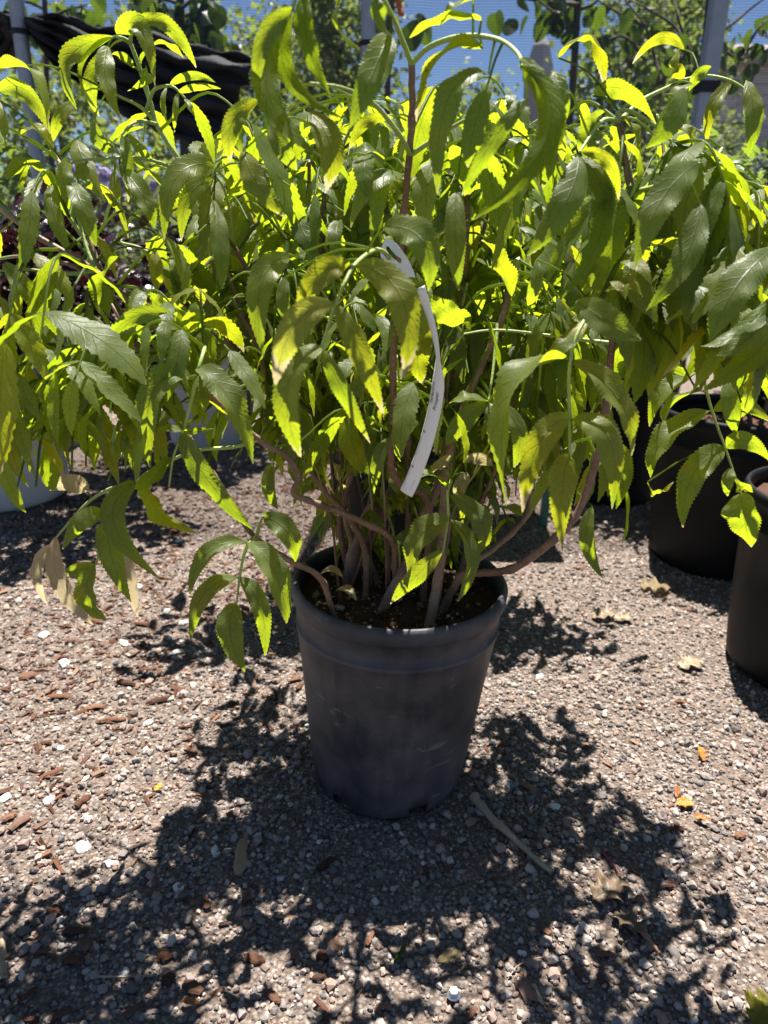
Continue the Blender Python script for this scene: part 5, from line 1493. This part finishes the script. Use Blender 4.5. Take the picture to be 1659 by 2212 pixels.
# ------------------------------------------------------------------ trees behind
def tree(name, u, y, zc, rad, nclump, nleaf, label, lsize=.055, trunk_r=.03, tone=(.2, 1), mat=None, lean=0.0, category='tree', group='trees behind the net', sparse=1.0):
    p = P(u, 200, y)
    t = thing(name, (p.x, p.y, 0), label, category, group)
    path = resample([(p.x, p.y, 0), (p.x + lean * .4, p.y, zc * .5), (p.x + lean, p.y, zc + rad[2] * .7)], 14)
    b = Bag()
    V, F = tube(path, np.linspace(trunk_r, trunk_r * .35, 14), 8); b.add(V, F, (0, 0, 0))
    cl = []
    for k in range(nclump):
        a = random.uniform(0, 6.28); z = random.uniform(-1, 1); r = math.sqrt(1 - z * z) * random.uniform(.3, 1)
        c = np.array([p.x + lean + rad[0] * r * math.cos(a), p.y + rad[1] * r * math.sin(a), zc + rad[2] * z * random.uniform(.5, 1)])
        cl.append(c)
        if k % 3 == 0:
            s = path[min(13, 5 + int(7 * (z + 1) / 2))]
            V, F = tube(resample([s, (s + c) / 2 + np.array([0, 0, .06]), c], 7), np.linspace(trunk_r * .35, .004, 7), 5); b.add(V, F, (0, 0, 0))
    obj('trunk', b.mesh('trunk', MTRUNK), t)
    cb = Bag()
    for c in cl:
        ct = random.uniform(*tone)
        m = nleaf // nclump
        P_ = c + rng.normal(0, 1, (m, 3)) * np.array(rad) * .17
        d = rng.normal(0, 1, (m, 3)) + np.array([0, 0, -.5]); d /= np.linalg.norm(d, axis=1)[:, None]
        e = np.cross(d, rng.normal(0, 1, (m, 3))); e /= np.linalg.norm(e, axis=1)[:, None]
        nn_ = np.cross(d, e)
        s = lsize * rng.uniform(.6, 1.2, (m, 1))
        V = np.stack([P_, P_ + d * s * .5 + e * s * .36 + nn_ * s * .08, P_ + d * s, P_ + d * s * .5 - e * s * .36 + nn_ * s * .08], 1).reshape(-1, 3)
        F = np.arange(4 * m).reshape(m, 4)
        uv = np.tile(np.array([[0, 0], [.5, 1], [1, 0], [.5, -1]]), (m, 1))
        cb.add(V, F, (ct, 0, 0), uv)
    obj('crown', cb.mesh('crown', mat or MTREE, smooth=False), t)
    return t
tree('leafy_tree', 610, 7.5, 2.1, (.75, .7, .8), 34, 2600, 'pale leafy tree left of the middle post, soft behind the net', .08, .05)
tree('leafy_tree', 735, 6.0, 2.0, (.55, .5, .75), 40, 3200, 'pale green tree just left of the middle post', .07, .045)
tree('leafy_tree', 1000, 8.5, 1.6, (1.0, .8, .8), 36, 2800, 'low pale tree right of the middle post', .08, .05)
tree('leafy_tree', 1355, 4.8, 1.55, (.45, .5, .85), 60, 5200, 'green tree left of the right steel post', .055, .04)
tree('leafy_tree', 1455, 5.8, 2.1, (.40, .5, .7), 36, 2800, 'tall green tree directly beside the right steel post', .06, .035)
tree('leafy_tree', 120, 4.6, 1.0, (.9, .6, .8), 60, 5200, 'bright leafed tree low behind the left post', .06, .04)
tree('leafy_tree', 330, 5.6, 1.9, (.9, .6, .6), 30, 2400, 'thin crowned tree above the gathered black cloth', .07, .04)
tree('leafy_tree', 1560, 9.5, 1.5, (.8, .7, .9), 36, 2600, 'grey green tree in front of the house', .08, .05)
tree('leafy_tree', 900, 14, 1.2, (9.5, 1.0, 1.3), 160, 9000, 'long dense row of far bushes along the back of the yard', .16, .08, tone=(.1, .8), category='hedge', group='far planting')

# broad-leaved branches close behind the net: dark hanging leaves one can count
def broad_leaf(l):
    """heart-shaped leaf with a pointed tip, lobed edge"""
    ang = np.linspace(-math.pi, math.pi, 15)[:-1]
    rr = .5 * (1 + .18 * np.cos(ang) + .10 * np.cos(3 * ang) + .05 * np.cos(5 * ang))
    pts = np.stack([np.cos(ang) * rr * l + l * .42, np.sin(ang) * rr * l * .95, -.10 * l * np.abs(np.sin(ang)) + .05 * l * np.cos(2 * ang)], 1)
    V = np.vstack([[[l * .4, 0, .02 * l]], pts])
    n = len(pts)
    F = np.array([[0, 1 + q, 1 + (q + 1) % n] for q in range(n)])
    uv = np.stack([np.clip(V[:, 0] / l, 0, 1), V[:, 1] / (l * .5)], 1)
    return V, F, uv
BLF = [broad_leaf(.085), broad_leaf(.07), broad_leaf(.1)]
def branch_tree(u0, y, trunk_pts, branches, nleaf, label, spread, size=1.0, tr=.018, tone=(0, .35), leaf_at=None):
    p = P(u0, 200, y)
    t = thing('broadleaf_tree', (p.x, p.y, 0), label, 'tree', 'young broadleaf trees by the net')
    pts = [Vector((p.x, p.y, 0))] + D(*[(a, b, y) for a, b in trunk_pts])
    V, F = tube(resample(pts, 24), np.linspace(tr * 1.2, tr * .8, 24), 8)
    obj('trunk', np_mesh('trunk', V, F, MTRUNK), t)
    paths = []
    for br in branches:
        c = resample(D(*[(a, b, y + random.uniform(-.08, .08)) for a, b in br]), 16)
        V, F = tube(c, np.linspace(.008, .0025, 16), 6)
        obj('branch', np_mesh('branch', V, F, MTRUNK), t)
        paths.append(c)
    shared = {}
    for k in range(nleaf):
        c = paths[k % len(paths)]
        q = Vector(c[random.randrange(2, 16)]) + Vector((random.gauss(0, spread), random.gauss(0, spread), random.gauss(0, spread) - .03))
        d = Vector((random.gauss(0, .5), random.gauss(0, .5), -1)).normalized()
        nrm = Vector((random.gauss(0, .8), random.gauss(-.6, .5), random.gauss(.2, .4)))
        x = nrm.cross(d).normalized(); z = d.cross(x).normalized()
        Mx = Matrix((d, x, z)).transposed()
        pr = random.randrange(3); tb = 2 if random.random() < .22 else 0
        key = (pr, tb)
        if key not in shared:
            b1 = Bag(); b1.add(BLF[pr][0], BLF[pr][1], ((tone[0] + tone[1]) / 2 if tb == 0 else .95, 0, 0), BLF[pr][2])
            shared[key] = b1.mesh('leaf', MDARKLEAF, smooth=False)
        o = bpy.data.objects.new('leaf', shared[key]); COL.objects.link(o); o.parent = t
        o.matrix_local = Matrix.Translation(q - t.location) @ Mx.to_4x4() @ Matrix.Scale(size * random.uniform(.7, 1.2), 4)
    return t
branch_tree(392, 2.35, [(398, 330), (392, 100), (388, -60)], [[(390, 60), (360, 20), (330, -30)], [(390, 40), (420, 30), (455, 60), (480, 110)], [(390, 90), (430, 80), (470, 120)], [(390, 10), (350, 0), (320, 40)], [(390, 20), (430, -10), (470, 0)], [(392, 120), (420, 130), (450, 140)]], 110, 'young tree with dark drooping leaves above the gathered cloth', .055)
branch_tree(1243, 2.45, [(1232, 240), (1243, 90), (1252, -60)], [[(1246, 60), (1200, 30), (1150, -10)], [(1250, 0), (1210, -20), (1180, 20)], [(1248, 20), (1280, 10), (1310, -20)], [(1250, 10), (1150, 0), (1050, -20)]], 34, 'thin dark trunked young tree at upper right with few leaves', .05, size=.8, tr=.017)
branch_tree(1495, 2.3, [(1505, 330), (1520, 120), (1535, -60)], [[(1515, 150), (1490, 110), (1465, 40), (1455, -20)], [(1490, 110), (1460, 60), (1400, 20), (1360, 0)], [(1430, 180), (1410, 110), (1395, 60), (1350, 0)], [(1520, 80), (1570, 60), (1620, 20), (1660, -10)], [(1515, 130), (1560, 110), (1600, 130), (1650, 100)], [(1400, 60), (1340, 30), (1290, 0)], [(1600, 120), (1640, 60), (1660, 40)], [(1395, 130), (1350, 80), (1300, 90)]], 60, 'young tree with scattered dark leaves around the right post', .05, size=.72, tr=.012)
branch_tree(95, 2.5, [(110, 330), (100, 100), (95, -40)], [[(98, 40), (150, 20), (190, 10)], [(98, 20), (60, 5), (20, 0)], [(98, 60), (170, 30), (175, 10)]], 34, 'young tree with bright backlit leaves beside the left post', .05, tr=.012, tone=(.7, 1))
# orange ribbon tied to a thin trunk by the middle post
branch_tree(843, 2.2, [(838, 160), (843, 60), (850, -60)], [[(845, 20), (870, 0), (900, -30)]], 5, 'thin dark stake like tree right behind the middle post', .04, tr=.013)
rb = [P(858 + 10 * q / 5, -8 + 9 * q, 2.12) for q in range(6)]
V = []
for q, p in enumerate(rb):
    for s in (-1, 1):
        V.append((p.x + s * .011, p.y + .008 * math.sin(q), p.z))
F = [(2 * q, 2 * q + 1, 2 * q + 3, 2 * q + 2) for q in range(5)]
o = obj('orange_ribbon', np_mesh('orange_ribbon', V, np.array(F), MORANGE))
md = o.modifiers.new('thick', 'SOLIDIFY'); md.thickness = .001
tag(o, 'short orange ribbon hanging beside the middle post at the top edge', 'ribbon')

# ------------------------------------------------------------------ house and pillar far behind
hy = 15.0
hx0, hx1 = P(1592, 200, hy).x, P(1592, 200, hy).x + 9.0
ze = P(1600, 118, hy).z
house = thing('house', (hx0 + 4.5, hy + 3, 0), 'grey sided house with gabled brown roof seen through the net at right', 'house')
V, F = box(9.0, 6.0, ze)
obj('wall', np_mesh('wall', V + np.array([hx0 + 4.5, hy + 3, ze / 2]), F, MWALL, smooth=False), house)
k = 0
z = .12
while z < ze - .1:
    V, F = box(9.02, .03, .165)
    obj('siding_board', np_mesh('siding_board', V + np.array([hx0 + 4.5, hy - .02, z]), F, MWALL, smooth=False), house)
    z += .18
zr = P(1660, 60, hy).z + .4
rx0, rx1 = hx0 - .35, hx1 + .35
V = np.array([(rx0, hy - .4, ze - .05), (rx1, hy - .4, ze - .05), (rx1, hy + 3, zr), (rx0 + 1.0, hy + 3, zr), (rx0, hy + 6.4, ze - .05), (rx1, hy + 6.4, ze - .05), (rx0, hy - .4, ze - .2), (rx1, hy - .4, ze - .2), (rx0, hy + 6.4, ze - .2), (rx1, hy + 6.4, ze - .2)])
b = Bag(); b.add(V, [(0, 1, 2, 3), (4, 3, 2, 5), (0, 6, 7, 1), (6, 8, 9, 7), (4, 5, 9, 8)]); b.add(V, [(0, 3, 4)]); b.add(V, [(0, 4, 8), (0, 8, 6), (1, 7, 9), (1, 9, 5), (1, 5, 2)])
obj('roof', b.mesh('roof', MROOF, smooth=False), house)
for (x, w) in ((hx0 + 1.6, .9), (hx0 + 4.5, .9)):
    f_ = None
    V, F = box(w, .06, 1.2)
    f_ = obj('window', np_mesh('window', V + np.array([x, hy - .06, 1.45]), F, MTRIM, smooth=False), house)
    V, F = box(w - .14, .03, 1.06)
    obj('pane', np_mesh('pane', V + np.array([x, hy - .085, 1.45]), F, simple_mat('window_glass', (.03, .04, .05), (.05, .06, .07), 2, .08, 0), smooth=False), f_)
pp = P(1168, 120, 8.0)
pil = thing('grey_pillar', (pp.x, pp.y, 0), 'grey tapered pillar rising above the leaves at upper right of centre', 'pillar')
zt = P(1168, 72, 8.0).z
V, F = lathe([(.16, 0), (.15, zt - .45), (.17, zt - .44), (.17, zt - .40), (.09, zt - .12), (.10, zt - .11), (.02, zt)], 4, pp.x, pp.y)
obj('shaft', np_mesh('shaft', V, F, MWALL, smooth=False), pil)
V, F = lathe([(.2, 0), (.2, .15), (.001, .15)], 4, pp.x, pp.y)
obj('plinth', np_mesh('plinth', V, F, MWALL, smooth=False), pil)
